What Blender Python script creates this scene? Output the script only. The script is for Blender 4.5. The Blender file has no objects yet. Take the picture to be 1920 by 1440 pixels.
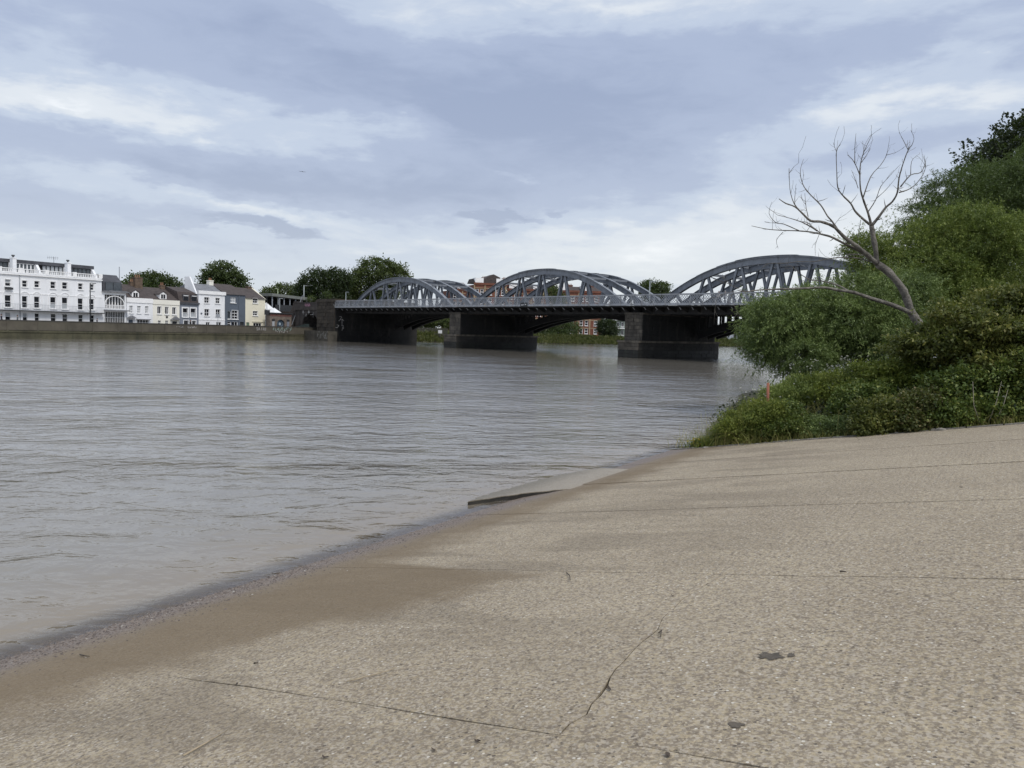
import bpy, bmesh, math, random
import numpy as np
from mathutils import Matrix, Vector
R = math.radians
PI = math.pi
scene = bpy.context.scene
C = scene.collection

# ------------------------------------------------------------------ camera
CH, PIT, ROLL, FPX = 3.2, R(3.95), R(1.55), 1443.0
cr, sr, cp, sp = math.cos(ROLL), math.sin(ROLL), math.cos(PIT), math.sin(PIT)
cam_d = bpy.data.cameras.new('camera')
cam = bpy.data.objects.new('camera', cam_d); C.objects.link(cam)
cam.matrix_world = Matrix(((cr, -sr, 0, 0), (sp*sr, cr*sp, -cp, 0), (cp*sr, cr*cp, sp, CH), (0, 0, 0, 1)))
cam_d.sensor_fit = 'HORIZONTAL'; cam_d.sensor_width = 36.0; cam_d.lens = 36.0*FPX/1920.0
cam_d.clip_start = 0.1; cam_d.clip_end = 12000
scene.camera = cam

# ------------------------------------------------------------------ node helpers
class T:
    """small wrapper for building node trees"""
    def __init__(s, tree): s.t = tree; s.n = tree.nodes; s.l = tree.links
    def new(s, typ, **kw):
        n = s.n.new(typ)
        for k, v in kw.items(): setattr(n, k, v)
        return n
    def put(s, sock, v):
        if v is None: return
        if hasattr(v, 'is_output') or hasattr(v, 'links'): s.l.new(v, sock)
        else: sock.default_value = v
    def m(s, op, a, b=None, c=None, clamp=False):
        n = s.n.new('ShaderNodeMath'); n.operation = op; n.use_clamp = clamp
        s.put(n.inputs[0], a); s.put(n.inputs[1], b); s.put(n.inputs[2], c)
        return n.outputs[0]
    def add(s, a, b): return s.m('ADD', a, b)
    def mul(s, a, b): return s.m('MULTIPLY', a, b)
    def sub(s, a, b): return s.m('SUBTRACT', a, b)
    def mix(s, f, a, b, typ='MIX'):
        n = s.n.new('ShaderNodeMix'); n.data_type = 'RGBA'; n.blend_type = typ
        s.put(n.inputs[0], f); s.put(n.inputs[6], a); s.put(n.inputs[7], b)
        return n.outputs[2]
    def noise(s, vec, scale, detail=4, rough=.55, dist=0.0, col=False):
        n = s.n.new('ShaderNodeTexNoise'); s.put(n.inputs['Vector'], vec)
        n.inputs['Scale'].default_value = scale; n.inputs['Detail'].default_value = detail
        n.inputs['Roughness'].default_value = rough; n.inputs['Distortion'].default_value = dist
        return n.outputs['Color'] if col else n.outputs['Fac']
    def ramp(s, f, stops, interp='LINEAR'):
        n = s.n.new('ShaderNodeValToRGB'); s.put(n.inputs[0], f); e = n.color_ramp.elements
        n.color_ramp.interpolation = interp
        while len(e) < len(stops): e.new(.5)
        for i, (p, c) in enumerate(stops):
            e[i].position = p
            e[i].color = (c[0], c[1], c[2], 1) if hasattr(c, '__len__') else (c, c, c, 1)
        return n.outputs[0]
    def sstep(s, v, a, b):
        n = s.n.new('ShaderNodeMapRange'); n.interpolation_type = 'SMOOTHSTEP'
        s.put(n.inputs[0], v); n.inputs[1].default_value = a; n.inputs[2].default_value = b
        return n.outputs[0]
    def sep(s, v):
        n = s.n.new('ShaderNodeSeparateXYZ'); s.put(n.inputs[0], v); return n.outputs
    def comb(s, x, y, z):
        n = s.n.new('ShaderNodeCombineXYZ')
        for i, v in enumerate((x, y, z)): s.put(n.inputs[i], v)
        return n.outputs[0]
    def vm(s, op, a, b=None):
        n = s.n.new('ShaderNodeVectorMath'); n.operation = op; s.put(n.inputs[0], a)
        if b is not None: s.put(n.inputs[1], b)
        return n.outputs[0]

def ray(px, py):
    xr, yr = (px-960)/FPX, -(py-720)/FPX
    x, y = xr*cr-yr*sr, xr*sr+yr*cr
    return (x, cp+y*sp, -sp+y*cp)
def at(px, py, depth):
    d = ray(px, py); t = depth/d[1]
    return Vector((d[0]*t, depth, CH+d[2]*t))

# ------------------------------------------------------------------ world: broken overcast
SUN_DIR = Vector((.42, -.50, .76)).normalized()
SUN_EL = math.asin(SUN_DIR.z); SUN_ROT = math.atan2(SUN_DIR.x, SUN_DIR.y)
w = bpy.data.worlds.new('World'); scene.world = w; w.use_nodes = True
wt = T(w.node_tree); w.node_tree.nodes.clear()
tc = wt.new('ShaderNodeTexCoord').outputs['Generated']
dirn = wt.vm('NORMALIZE', tc)
dx, dy, dz = wt.sep(dirn)
el = wt.m('ARCSINE', dz); az = wt.m('ARCTAN2', dx, dy)
# cloud sheet coordinates: a layer overhead, compressed towards the horizon
zz = wt.m('ADD', wt.m('MAXIMUM', dz, 0.0), .10)
sheet = wt.comb(wt.m('DIVIDE', dx, zz), wt.m('DIVIDE', dy, zz), 0.0)
n_big = wt.noise(sheet, .55, 5, .55, .3)
n_mid = wt.noise(wt.vm('ADD', sheet, (7.3, 2.1, 4.0)), 1.7, 6, .58, .4)
stretch = wt.vm('MULTIPLY', dirn, (1.0, 1.0, 3.2))
n_fine = wt.noise(stretch, 9.0, 8, .60, .5)
n_warp = wt.noise(stretch, 5.0, 5, .6, 0, col=True)
n_warp2 = wt.noise(stretch, 22.0, 4, .6, 0, col=True)
wx, wy, wz = wt.sep(n_warp); vx, vy, vz = wt.sep(n_warp2)
azw = wt.add(az, wt.add(wt.mul(wt.sub(wx, .5), .24), wt.mul(wt.sub(vx, .5), .05)))
elw = wt.add(el, wt.add(wt.mul(wt.sub(wy, .5), .075), wt.mul(wt.sub(vy, .5), .034)))
wvec = wt.comb(azw, elw, 0.0)
def feature(px, py, rx, ry, tilt, amp, soft=True):
    """an elongated bank of cloud in a given direction of the sky"""
    d = Vector(ray(px, py)).normalized()
    mp = wt.new('ShaderNodeMapping', vector_type='TEXTURE'); wt.put(mp.inputs[0], wvec)
    mp.inputs['Location'].default_value = (math.atan2(d.x, d.y), math.asin(d.z), 0)
    mp.inputs['Rotation'].default_value = (0, 0, -R(tilt))
    k = 2.3 if soft else 1.35
    mp.inputs['Scale'].default_value = (k*rx/FPX, k*ry/FPX, 1)
    g = wt.new('ShaderNodeTexGradient', gradient_type='QUADRATIC_SPHERE' if soft else 'SPHERICAL'); wt.l.new(mp.outputs[0], g.inputs[0])
    f = g.outputs['Fac'] if soft else wt.sstep(g.outputs['Fac'], .0, .65)
    return f, amp
feats = [
    # dark sheets
    feature(1040, 225, 500, 170, 4, -.46), feature(330, 322, 420, 40, 3, -.28), feature(620, 95, 470, 60, 17, -.17),
    feature(760, 355, 330, 45, 2, -.22), feature(1700, 90, 260, 90, 0, -.13), feature(1590, 290, 170, 40, -6, -.14),
    feature(40, 365, 230, 30, 2, -.16), feature(250, 45, 220, 60, 10, -.10),
    feature(475, 430, 110, 14, 7, -.46, False), feature(900, 416, 62, 15, 2, -.46, False), feature(1036, 402, 26, 7, 0, -.22, False),
    feature(985, 418, 40, 6, 4, -.22, False), feature(330, 418, 50, 8, 3, -.14, False),
    # bright banks
    feature(640, 245, 250, 34, 4, .32), feature(330, 232, 300, 36, 4, .22), feature(380, 165, 380, 30, 10, -.10), feature(60, 190, 130, 20, 5, .26),
    feature(160, 120, 260, 40, 12, .05), feature(1180, 4, 420, 44, 2, .30), feature(1600, 208, 200, 44, -8, .38),
    feature(1390, 330, 190, 50, -32, .16), feature(410, 380, 230, 20, 9, .28), feature(60, 315, 150, 18, 3, .14),
    feature(1850, 180, 110, 24, 6, .16), feature(1868, 92, 40, 16, -4, .16), feature(985, 350, 30, 6, 4, .14, False),
    feature(770, 235, 80, 20, 3, .14), feature(35, 450, 22, 5, 3, .10, False), feature(780, 20, 260, 60, 0, .16),
    feature(1250, 450, 640, 85, -3, .30), feature(1720, 470, 520, 150, 0, .24), feature(250, 470, 420, 60, 0, -.10),
]
tot = 0.0
for f, amp in feats: tot = wt.m('MULTIPLY_ADD', f, amp*1.2, tot)
tex = wt.add(wt.mul(wt.sub(n_big, .5), .34), wt.add(wt.mul(wt.sub(n_mid, .5), .32), wt.mul(wt.sub(n_fine, .5), .50)))
val = wt.add(wt.add(tot, tex), .47)
cloud = wt.ramp(val, [(0.0, (.258, .314, .448)), (.32, (.326, .386, .522)), (.52, (.425, .490, .605)),
                      (.74, (.600, .640, .690)), (1.0, (.80, .820, .845))], 'EASE')
# pale haze just above the horizon
hz = wt.m('EXPONENT', wt.mul(wt.m('MAXIMUM', el, 0.0), -9.0))
cloud = wt.mix(wt.mul(hz, .80), cloud, (.610, .632, .630, 1))
# the deck overhead is thinner and brighter, as under any overcast
up = wt.sstep(el, R(24), R(85))
cloud = wt.mix(up, cloud, wt.mix(n_big, (.80, .86, .95, 1), (1.15, 1.18, 1.22, 1)))
sky = wt.new('ShaderNodeTexSky', sky_type='NISHITA', sun_disc=False, sun_elevation=SUN_EL, sun_rotation=SUN_ROT,
             air_density=1.0, dust_density=1.5, ozone_density=1.0)
bg_sky = wt.new('ShaderNodeBackground'); wt.put(bg_sky.inputs[0], sky.outputs[0]); bg_sky.inputs[1].default_value = .08
bg_cl = wt.new('ShaderNodeBackground'); wt.put(bg_cl.inputs[0], cloud); bg_cl.inputs[1].default_value = 1.0
mx = wt.new('ShaderNodeMixShader'); mx.inputs[0].default_value = .93
wt.l.new(bg_sky.outputs[0], mx.inputs[1]); wt.l.new(bg_cl.outputs[0], mx.inputs[2])
wo = wt.new('ShaderNodeOutputWorld'); wt.l.new(mx.outputs[0], wo.inputs[0])
w.cycles.sampling_method = 'MANUAL'; w.cycles.sample_map_resolution = 512

# ------------------------------------------------------------------ sun, exposure
sl = bpy.data.lights.new('sun', 'SUN'); sl.energy = 1.5; sl.angle = R(16); sl.color = (1, .95, .88)
so = bpy.data.objects.new('sun', sl); C.objects.link(so); so.location = (20, -20, 60)
so.rotation_euler = SUN_DIR.to_track_quat('Z', 'Y').to_euler()
vs = scene.view_settings
scene.display_settings.display_device = 'sRGB'
vs.view_transform = 'Standard'; vs.look = 'None'; vs.exposure = 0.40; vs.gamma = 1.0; vs.use_curve_mapping = False
scene.cycles.max_bounces = 6; scene.cycles.transparent_max_bounces = 12
scene.cycles.diffuse_bounces = 3; scene.cycles.glossy_bounces = 3; scene.cycles.transmission_bounces = 4
scene.cycles.use_denoising = True

# ------------------------------------------------------------------ mesh and object helpers
class MB:
    """collects faces, then links them as ONE mesh object"""
    def __init__(s): s.v = []; s.f = []
    def quad(s, *pts):
        b = len(s.v); s.v += [tuple(p) for p in pts]; s.f.append(tuple(range(b, b+len(pts)))); return s
    def box(s, x0, x1, y0, y1, z0, z1):
        b = len(s.v)
        s.v += [(x0, y0, z0), (x1, y0, z0), (x1, y1, z0), (x0, y1, z0), (x0, y0, z1), (x1, y0, z1), (x1, y1, z1), (x0, y1, z1)]
        s.f += [(b, b+3, b+2, b+1), (b+4, b+5, b+6, b+7), (b, b+1, b+5, b+4), (b+1, b+2, b+6, b+5), (b+2, b+3, b+7, b+6), (b+3, b, b+4, b+7)]
        return s
    def bar(s, p, q, wd, ht, up=(0, 0, 1)):
        """rectangular bar from p to q; wd across, ht along up"""
        p, q = Vector(p), Vector(q); d = (q-p).normalized(); upv = Vector(up)
        x = d.cross(upv)
        if x.length < 1e-4: x = d.cross(Vector((1, 0, 0)))
        x.normalize(); y = x.cross(d).normalized()
        b = len(s.v)
        for c in (p, q):
            for sx, sy in ((-1, -1), (1, -1), (1, 1), (-1, 1)):
                s.v.append(tuple(c+x*sx*wd/2+y*sy*ht/2))
        s.f += [(b, b+1, b+2, b+3), (b+4, b+7, b+6, b+5)]
        for i in range(4):
            j = (i+1) % 4; s.f.append((b+i, b+4+i, b+4+j, b+j))
        return s
    def tube(s, path, radii, n=8, caps=True):
        b = len(s.v); m = len(path); prev = None
        P = [Vector(p) for p in path]
        for i in range(m):
            d = (P[min(i+1, m-1)]-P[max(i-1, 0)]).normalized()
            if prev is None:
                x = d.cross(Vector((0, 0, 1)))
                if x.length < .05: x = d.cross(Vector((1, 0, 0)))
            else: x = prev-d*prev.dot(d)
            x.normalize(); prev = x; y = d.cross(x)
            r = radii[i] if hasattr(radii, '__len__') else radii
            for k in range(n):
                a = 2*PI*k/n; s.v.append(tuple(P[i]+x*math.cos(a)*r+y*math.sin(a)*r))
        for i in range(m-1):
            for k in range(n):
                k2 = (k+1) % n
                s.f.append((b+i*n+k, b+i*n+k2, b+(i+1)*n+k2, b+(i+1)*n+k))
        if caps:
            s.f.append(tuple(b+k for k in reversed(range(n)))); s.f.append(tuple(b+(m-1)*n+k for k in range(n)))
        return s
    def prism(s, poly, lo, hi, axis='z'):
        """polygon (2-D, counter-clockwise) extruded lo..hi along axis"""
        b = len(s.v); n = len(poly)
        def pt(a, c, h):
            return (a, c, h) if axis == 'z' else ((a, h, c) if axis == 'y' else (h, a, c))
        for h in (lo, hi):
            for a, c in poly: s.v.append(pt(a, c, h))
        s.f.append(tuple(b+i for i in reversed(range(n)))); s.f.append(tuple(b+n+i for i in range(n)))
        for i in range(n):
            j = (i+1) % n; s.f.append((b+i, b+j, b+n+j, b+n+i))
        return s
    def ball(s, c, rx, ry, rz, nu=8, nv=6):
        b = len(s.v)
        for i in range(nv+1):
            t = PI*i/nv
            for k in range(nu):
                a = 2*PI*k/nu
                s.v.append((c[0]+rx*math.sin(t)*math.cos(a), c[1]+ry*math.sin(t)*math.sin(a), c[2]+rz*math.cos(t)))
        for i in range(nv):
            for k in range(nu):
                k2 = (k+1) % nu; s.f.append((b+i*nu+k, b+(i+1)*nu+k, b+(i+1)*nu+k2, b+i*nu+k2))
        return s
    def build(s, name, mat, parent=None, smooth=False, loc=None):
        me = bpy.data.meshes.new(name); me.from_pydata(s.v, [], s.f)
        if smooth:
            me.polygons.foreach_set('use_smooth', [True]*len(me.polygons))
        me.materials.append(mat); me.update()
        return link(name, me, parent, loc)
def link(name, data, parent=None, loc=None):
    o = bpy.data.objects.new(name, data); C.objects.link(o)
    if parent is not None: o.parent = parent
    if loc is not None: o.location = loc
    return o
def tag(o, label=None, cat=None, group=None, kind=None):
    if label: o['label'] = label
    if cat: o['category'] = cat
    if group: o['group'] = group
    if kind: o['kind'] = kind
    return o
def empty(name, loc=(0, 0, 0), rz=0.0, parent=None):
    o = bpy.data.objects.new(name, None); C.objects.link(o); o.location = loc; o.rotation_euler = (0, 0, rz)
    o.empty_display_size = .1
    if parent is not None: o.parent = parent
    return o
def fast_mesh(name, V, F, mat, parent=None, smooth=False):
    """numpy vertices (n,3) and faces (m,k) as one mesh object"""
    V = np.asarray(V, dtype=np.float32); F = np.asarray(F, dtype=np.int32); k = F.shape[1]
    me = bpy.data.meshes.new(name)
    me.vertices.add(len(V)); me.vertices.foreach_set('co', V.ravel())
    me.loops.add(F.size); me.loops.foreach_set('vertex_index', F.ravel())
    me.polygons.add(len(F)); me.polygons.foreach_set('loop_start', np.arange(0, F.size, k, dtype=np.int32))
    me.polygons.foreach_set('loop_total', np.full(len(F), k, dtype=np.int32))
    if smooth: me.polygons.foreach_set('use_smooth', np.ones(len(F), dtype=bool))
    me.materials.append(mat); me.update(calc_edges=True); me.validate()
    return link(name, me, parent)
_mesh_cache = {}
def block(name, mat, parent, c, size, key=None):
    """a slightly chamfered block; alike blocks share one mesh and are scaled"""
    kk = (mat.name, key)
    if kk not in _mesh_cache:
        bm = bmesh.new(); bmesh.ops.create_cube(bm, size=1.0)
        bmesh.ops.bevel(bm, geom=bm.edges[:], offset=.03, segments=1, affect='EDGES')
        me = bpy.data.meshes.new(name); bm.to_mesh(me); bm.free(); me.materials.append(mat); _mesh_cache[kk] = me
    o = link(name, _mesh_cache[kk], parent, c); o.scale = size
    return o

# ------------------------------------------------------------------ materials
MATS = {}
def mat(name, col, rough=.7, var=.12, scale=3.0, bump=0.0, bscale=20.0, metal=0.0, spec=.5, dirt=None, dscale=.6, island=0.0):
    """plain paint / stone / metal with uneven tone, fine relief and stains"""
    if name in MATS: return MATS[name]
    m = bpy.data.materials.new(name); m.use_nodes = True; t = T(m.node_tree)
    b = m.node_tree.nodes['Principled BSDF']
    pos = t.new('ShaderNodeNewGeometry')
    P = pos.outputs['Position']
    n1 = t.noise(P, scale, 5, .6)
    c0 = tuple(max(0, c*(1-var)) for c in col)+(1,); c1 = tuple(min(1, c*(1+var)) for c in col)+(1,)
    colr = t.mix(t.sstep(n1, .3, .7), c0, c1)
    if island:
        rnd = t.new('ShaderNodeObjectInfo').outputs['Random']
        colr = t.mix(t.mul(rnd, island), colr, (col[0]*.45, col[1]*.45, col[2]*.48, 1))
    if dirt:
        st = t.noise(t.vm('MULTIPLY', P, (1, 1, .25)), dscale*3, 5, .65)
        colr = t.mix(t.sstep(st, .48, .72), colr, dirt+(1,))
    t.put(b.inputs['Base Color'], colr)
    b.inputs['Roughness'].default_value = rough; b.inputs['Metallic'].default_value = metal
    b.inputs['Specular IOR Level'].default_value = spec
    if bump:
        bn = t.new('ShaderNodeBump'); bn.inputs['Strength'].default_value = 1; bn.inputs['Distance'].default_value = bump
        t.put(bn.inputs['Height'], t.noise(P, bscale, 4, .6)); t.l.new(bn.outputs[0], b.inputs['Normal'])
    MATS[name] = m
    return m
def leaf_mat(name, c_dark, c_light, c_tip=None, rough=.5, trans=.35):
    if name in MATS: return MATS[name]
    m = bpy.data.materials.new(name); m.use_nodes = True; t = T(m.node_tree); t.n.clear()
    g = t.new('ShaderNodeNewGeometry'); rnd = g.outputs['Random Per Island']
    big = t.noise(g.outputs['Position'], .9, 3, .5)
    f = t.add(t.mul(rnd, .35), t.mul(t.sstep(big, .3, .7), .65))
    col = t.mix(f, c_dark+(1,), c_light+(1,))
    if c_tip: col = t.mix(t.sstep(t.add(rnd, t.mul(big, .6)), 1.0, 1.3), col, c_tip+(1,))
    p = t.new('ShaderNodeBsdfPrincipled'); t.put(p.inputs['Base Color'], col); p.inputs['Roughness'].default_value = rough
    p.inputs['Specular IOR Level'].default_value = .35
    tr = t.new('ShaderNodeBsdfTranslucent'); t.put(tr.inputs[0], t.mix(.5, col, (.10, .14, .02, 1)))
    mx = t.new('ShaderNodeMixShader'); mx.inputs[0].default_value = trans
    t.l.new(p.outputs[0], mx.inputs[1]); t.l.new(tr.outputs[0], mx.inputs[2])
    o = t.new('ShaderNodeOutputMaterial'); t.l.new(mx.outputs[0], o.inputs[0])
    MATS[name] = m
    return m
# ================================================================== SETTING
rng = random.Random(7)
# ---- frames: slipway (U up the slope, V along the water's edge), bridge (s to the far bank), far wall (k along it)
SA, SG, SU0 = R(-33), .18, -7.75
su = Vector((math.cos(SA), math.sin(SA))); sv = Vector((-su.y, su.x))
def slip_z(U): return SG*(U-SU0)
def slip_xy(U, V): return (su.x*U+sv.x*V, su.y*U+sv.y*V)
def to_slip(x, y): return (x*su.x+y*su.y, x*sv.x+y*sv.y)
def slip_hit(px, py):
    """where a sight line meets the slipway plane, in slipway coordinates"""
    d = ray(px, py); n = (-SG*su.x, -SG*su.y, 1); c = -SG*SU0
    t = (c-CH)/(n[0]*d[0]+n[1]*d[1]+n[2]*d[2]); x, y = d[0]*t, d[1]*t
    U, V = to_slip(x, y); return U, V
BA = R(132.6); BO = Vector((15.54, 104.03)); bs = Vector((math.cos(BA), math.sin(BA))); bw = Vector((math.sin(BA), -math.cos(BA)))
SPAN = 39.0
def bridge_xy(s, wv): p = BO+bs*s+bw*wv; return (p.x, p.y)
WA = R(58.98); WO = Vector((-76.65, 114.79)); wk = Vector((math.cos(WA), math.sin(WA))); wof = Vector((-wk.y, wk.x))
def wall_xy(k, off): p = WO+wk*k+wof*off; return (p.x, p.y)
def fac(px, py, off):
    """(k, z) where a sight line meets the vertical plane at distance off behind the river wall"""
    d = ray(px, py); o = WO+wof*off
    t = (o.x*wof.x+o.y*wof.y)/(d[0]*wof.x+d[1]*wof.y)
    x, y = d[0]*t, d[1]*t
    return ((x-WO.x)*wk.x+(y-WO.y)*wk.y, CH+d[2]*t)

slipway = empty('slipway', (0, 0, 0), SA); tag(slipway, kind='structure')

# ---- concrete of the slipway
def slip_material(name, pale=False):
    m = bpy.data.materials.new(name); m.use_nodes = True; t = T(m.node_tree)
    b = m.node_tree.nodes['Principled BSDF']
    tcn = t.new('ShaderNodeTexCoord'); tcn.object = slipway; P = tcn.outputs['Object']
    U, V, Z = t.sep(P)
    big = t.noise(P, .45, 5, .6); mid = t.noise(P, 2.2, 5, .65); fine = t.noise(P, 20, 5, .7)
    col = t.mix(t.sstep(big, .3, .7), (.300, .242, .158, 1), (.415, .342, .230, 1))
    col = t.mix(t.mul(t.sstep(mid, .42, .72), .55), col, (.410, .342, .232, 1))
    col = t.mix(t.mul(t.sstep(fine, .44, .66), .85), col, (.135, .106, .076, 1))
    fine2 = t.noise(P, 45, 4, .7); col = t.mix(t.mul(t.sstep(fine2, .50, .64), .65), col, (.48, .425, .34, 1))
    # exposed aggregate: rounded pebbles, flint chips and pits
    flat = t.comb(U, V, 0.0)
    vo = t.new('ShaderNodeTexVoronoi'); t.put(vo.inputs['Vector'], flat); vo.inputs['Scale'].default_value = 62; vo.inputs['Randomness'].default_value = 1
    vr, vg, vb = t.sep(vo.outputs['Color'])
    col = t.mix(t.mul(t.sstep(vr, .30, .9), .75), col, (.190, .155, .118, 1))
    col = t.mix(t.mul(t.sstep(vg, .62, .9), .75), col, (.42, .365, .29, 1))
    vo2 = t.new('ShaderNodeTexVoronoi'); t.put(vo2.inputs['Vector'], flat); vo2.inputs['Scale'].default_value = 38
    wr, wg, wb = t.sep(vo2.outputs['Color'])
    chip = t.mul(t.sstep(wr, .95, .96), t.sstep(vo2.outputs['Distance'], .40, .26))
    col = t.mix(chip, col, (.60, .56, .48, 1))
    pit = t.mul(t.sstep(wg, .945, .96), t.sstep(vo2.outputs['Distance'], .45, .25))
    col = t.mix(t.mul(pit, .8), col, (.09, .075, .06, 1))
    # tamped ridges running with the water's edge
    rid = t.new('ShaderNodeTexWave'); rid.wave_type = 'BANDS'; rid.bands_direction = 'X'
    rid.inputs['Scale'].default_value = 4.2; rid.inputs['Distortion'].default_value = 3.5; rid.inputs['Detail'].default_value = 3; rid.inputs['Detail Scale'].default_value = 2.5
    t.put(rid.inputs['Vector'], P)
    ridge_on = t.sstep(t.noise(P, .8, 3, .5), .42, .66)
    # algae and silt left by the tide: a ragged brown belt above the water's edge
    lane = t.m('MULTIPLY_ADD', t.sstep(V, 2.2, 7.4), 1.9, -5.85)
    cut = t.sstep(V, 6.72, 7.25)
    lim = t.add(t.mul(lane, t.sub(1.0, cut)), t.mul(cut, -6.35))
    rag = t.add(t.sub(U, lim), t.add(t.mul(t.sub(t.noise(P, .7, 6, .65), .5), 1.5), t.add(t.mul(t.sub(mid, .5), 1.2), t.mul(t.sub(fine, .5), .8))))
    belt = t.sstep(rag, .45, -.65)
    low = t.sstep(t.add(U, t.mul(t.sub(mid, .5), .35)), -7.15, -7.5)
    if not pale:
        tide = t.add(U, t.mul(t.sstep(V, 4.0, 12.0), -.15))
        streak = t.noise(t.comb(t.mul(U, .34), t.mul(V, 1.05), 0.0), 1.1, 6, .62, .6)
        col = t.mix(t.mul(t.mul(t.sstep(streak, .46, .60), t.sstep(U, -.5, -4.5)), .38), col, (.135, .108, .076, 1))
        col = t.mix(t.mul(belt, .80), col, t.mix(fine, (.118, .084, .046, 1), (.205, .152, .092, 1)))
        col = t.mix(t.mul(low, .85), col, t.mix(t.sstep(vb, .25, .8), (.120, .092, .076, 1), (.235, .186, .152, 1)))
    else:
        col = t.mix(.55, col, t.mix(mid, (.225, .198, .160, 1), (.31, .275, .228, 1)))
        col = t.mix(t.mul(t.sstep(t.add(U, t.mul(t.sub(fine, .5), 1.6)), -7.6, -8.2), .6), col, (.10, .088, .06, 1))
    t.put(b.inputs['Base Color'], col)
    wet = t.sstep(t.add(U, t.mul(t.sub(mid, .5), .5)), -6.7, -7.5)
    t.put(b.inputs['Roughness'], t.add(.92, t.mul(wet, -.45)))
    b.inputs['Specular IOR Level'].default_value = .4
    h = t.add(t.mul(t.mul(rid.outputs['Fac'], ridge_on), .0045), t.add(t.mul(fine, .011), t.mul(vr, .007)))
    h = t.add(h, t.mul(mid, .022))
    h = t.sub(h, t.mul(pit, .006))
    bn = t.new('ShaderNodeBump'); bn.inputs['Strength'].default_value = 1.0; bn.inputs['Distance'].default_value = 1.0
    t.put(bn.inputs['Height'], h); t.l.new(bn.outputs[0], b.inputs['Normal'])
    return m
m_slip = slip_material('slip_concrete'); m_apron = slip_material('apron_concrete', True)
m_joint = mat('joint_silt', (.045, .038, .030), .95, .3, 20)

V_J = [-10.5, -7.0, -3.45, .05, 3.50, 6.93, 10.57, 13.87, 17.05, 20.3]
OPEN = {3.50: (-6.0, -5.2, .012), 6.93: (-2.6, 1.0, .016), 10.57: (-8.6, -7.0, .010), 13.87: (-7.5, -6.8, .018), 17.05: (-1.32, -1.25, .026)}
jr = np.random.RandomState(3)
def joint_line(v, u0, u1, side):
    """one side of a joint as a slightly broken polyline (u, v)"""
    a, b_, gap = OPEN.get(v, (-20, -19, .006)); out = []
    n = int((u1-u0)/.16)+1
    seed = np.random.RandomState(int(abs(v)*100)+5)
    wob = np.interp(np.linspace(0, 40, n), np.arange(60), seed.randn(60)*.010)
    for i in range(n):
        u = u0+(u1-u0)*i/(n-1)
        g = gap*min(1, max(0, (u-a)/max(b_-a, .01)))
        g = g*(.55+.45*math.sin(u*3.1+v)+.25*jr.rand()) if g > 0 else 0
        out.append((u, v+wob[i]+side*(max(g, 0)/2+.0006)+side*abs(jr.randn())*.0025*(1 if g > .003 else 0)))
    return out
def crack_line(v0, v1, base, side):
    n = 26; out = []; s2 = np.random.RandomState(11)
    wob = np.cumsum(s2.randn(n)*.022); wob -= np.linspace(0, wob[-1], n)
    kn = np.array([[3.4, -1.86], [3.55, -1.97], [3.8, -1.90], [4.13, -1.93], [4.5, -2.02], [5.24, -2.04], [6.0, -2.15], [7.0, -2.12]])
    for i in range(n):
        v = v0+(v1-v0)*i/(n-1)
        u = np.interp(v, kn[:, 0], kn[:, 1])+wob[i]*.6
        g = .008*(1-.75*min(1, max(0, (v-4.4)/1.2)))+(.010 if 4.05 < v < 4.2 else 0)
        out.append((u+side*(g/2)+side*abs(s2.randn())*.002, v))
    return out
def slab(lo, hi, u0, u1, left=None, right=None, dz=0.0):
    """one cast slab between two joints; left/right replace the straight ends by a broken crack"""
    a = joint_line(lo, u0, u1, +1); b_ = joint_line(hi, u0, u1, -1)
    poly = list(a)
    if right: poly = [p for p in poly if p[0] < right[0][0]-.02]+right
    tail = list(reversed(b_))
    if right: tail = [p for p in tail if p[0] < right[-1][0]-.02]
    if left:
        poly = [p for p in poly if p[0] > left[0][0]+.02]; tail = [p for p in tail if p[0] > left[-1][0]+.02]
        tail += list(reversed(left))
    poly += tail
    mb = MB(); n = len(poly)
    for top in (0, 1):
        for u, v in poly: mb.v.append((u, v, slip_z(u)+dz-(0 if top else .22)))
    mb.f.append(tuple(reversed(range(n)))); mb.f.append(tuple(range(n, 2*n)))
    for i in range(n):
        j = (i+1) % n; mb.f.append((i, j, n+j, n+i))
    o = mb.build('slab', m_slip, slipway)
    return o
DZ = [0, .002, -.001, .001, 0, .002, .005, .012, .016]
for i in range(len(V_J)-1):
    lo, hi = V_J[i], V_J[i+1]
    if abs(lo-3.5) < .01:
        slab(lo, hi, -15.5, 9, right=crack_line(lo+.004, hi-.004, -2, -1), dz=DZ[i])
        slab(lo, hi, -15.5, 9, left=crack_line(lo+.004, hi-.004, -2, +1), dz=DZ[i])
    else:
        slab(lo, hi, -15.5, 9, dz=DZ[i])
bed = MB(); bed.quad((-15.5, -10.5, slip_z(-15.5)-.045), (9, -10.5, slip_z(9)-.045), (9, 20.25, slip_z(9)-.045), (-15.5, 20.25, slip_z(-15.5)-.045))
bed.build('joint_filler', m_joint, slipway)
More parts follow.
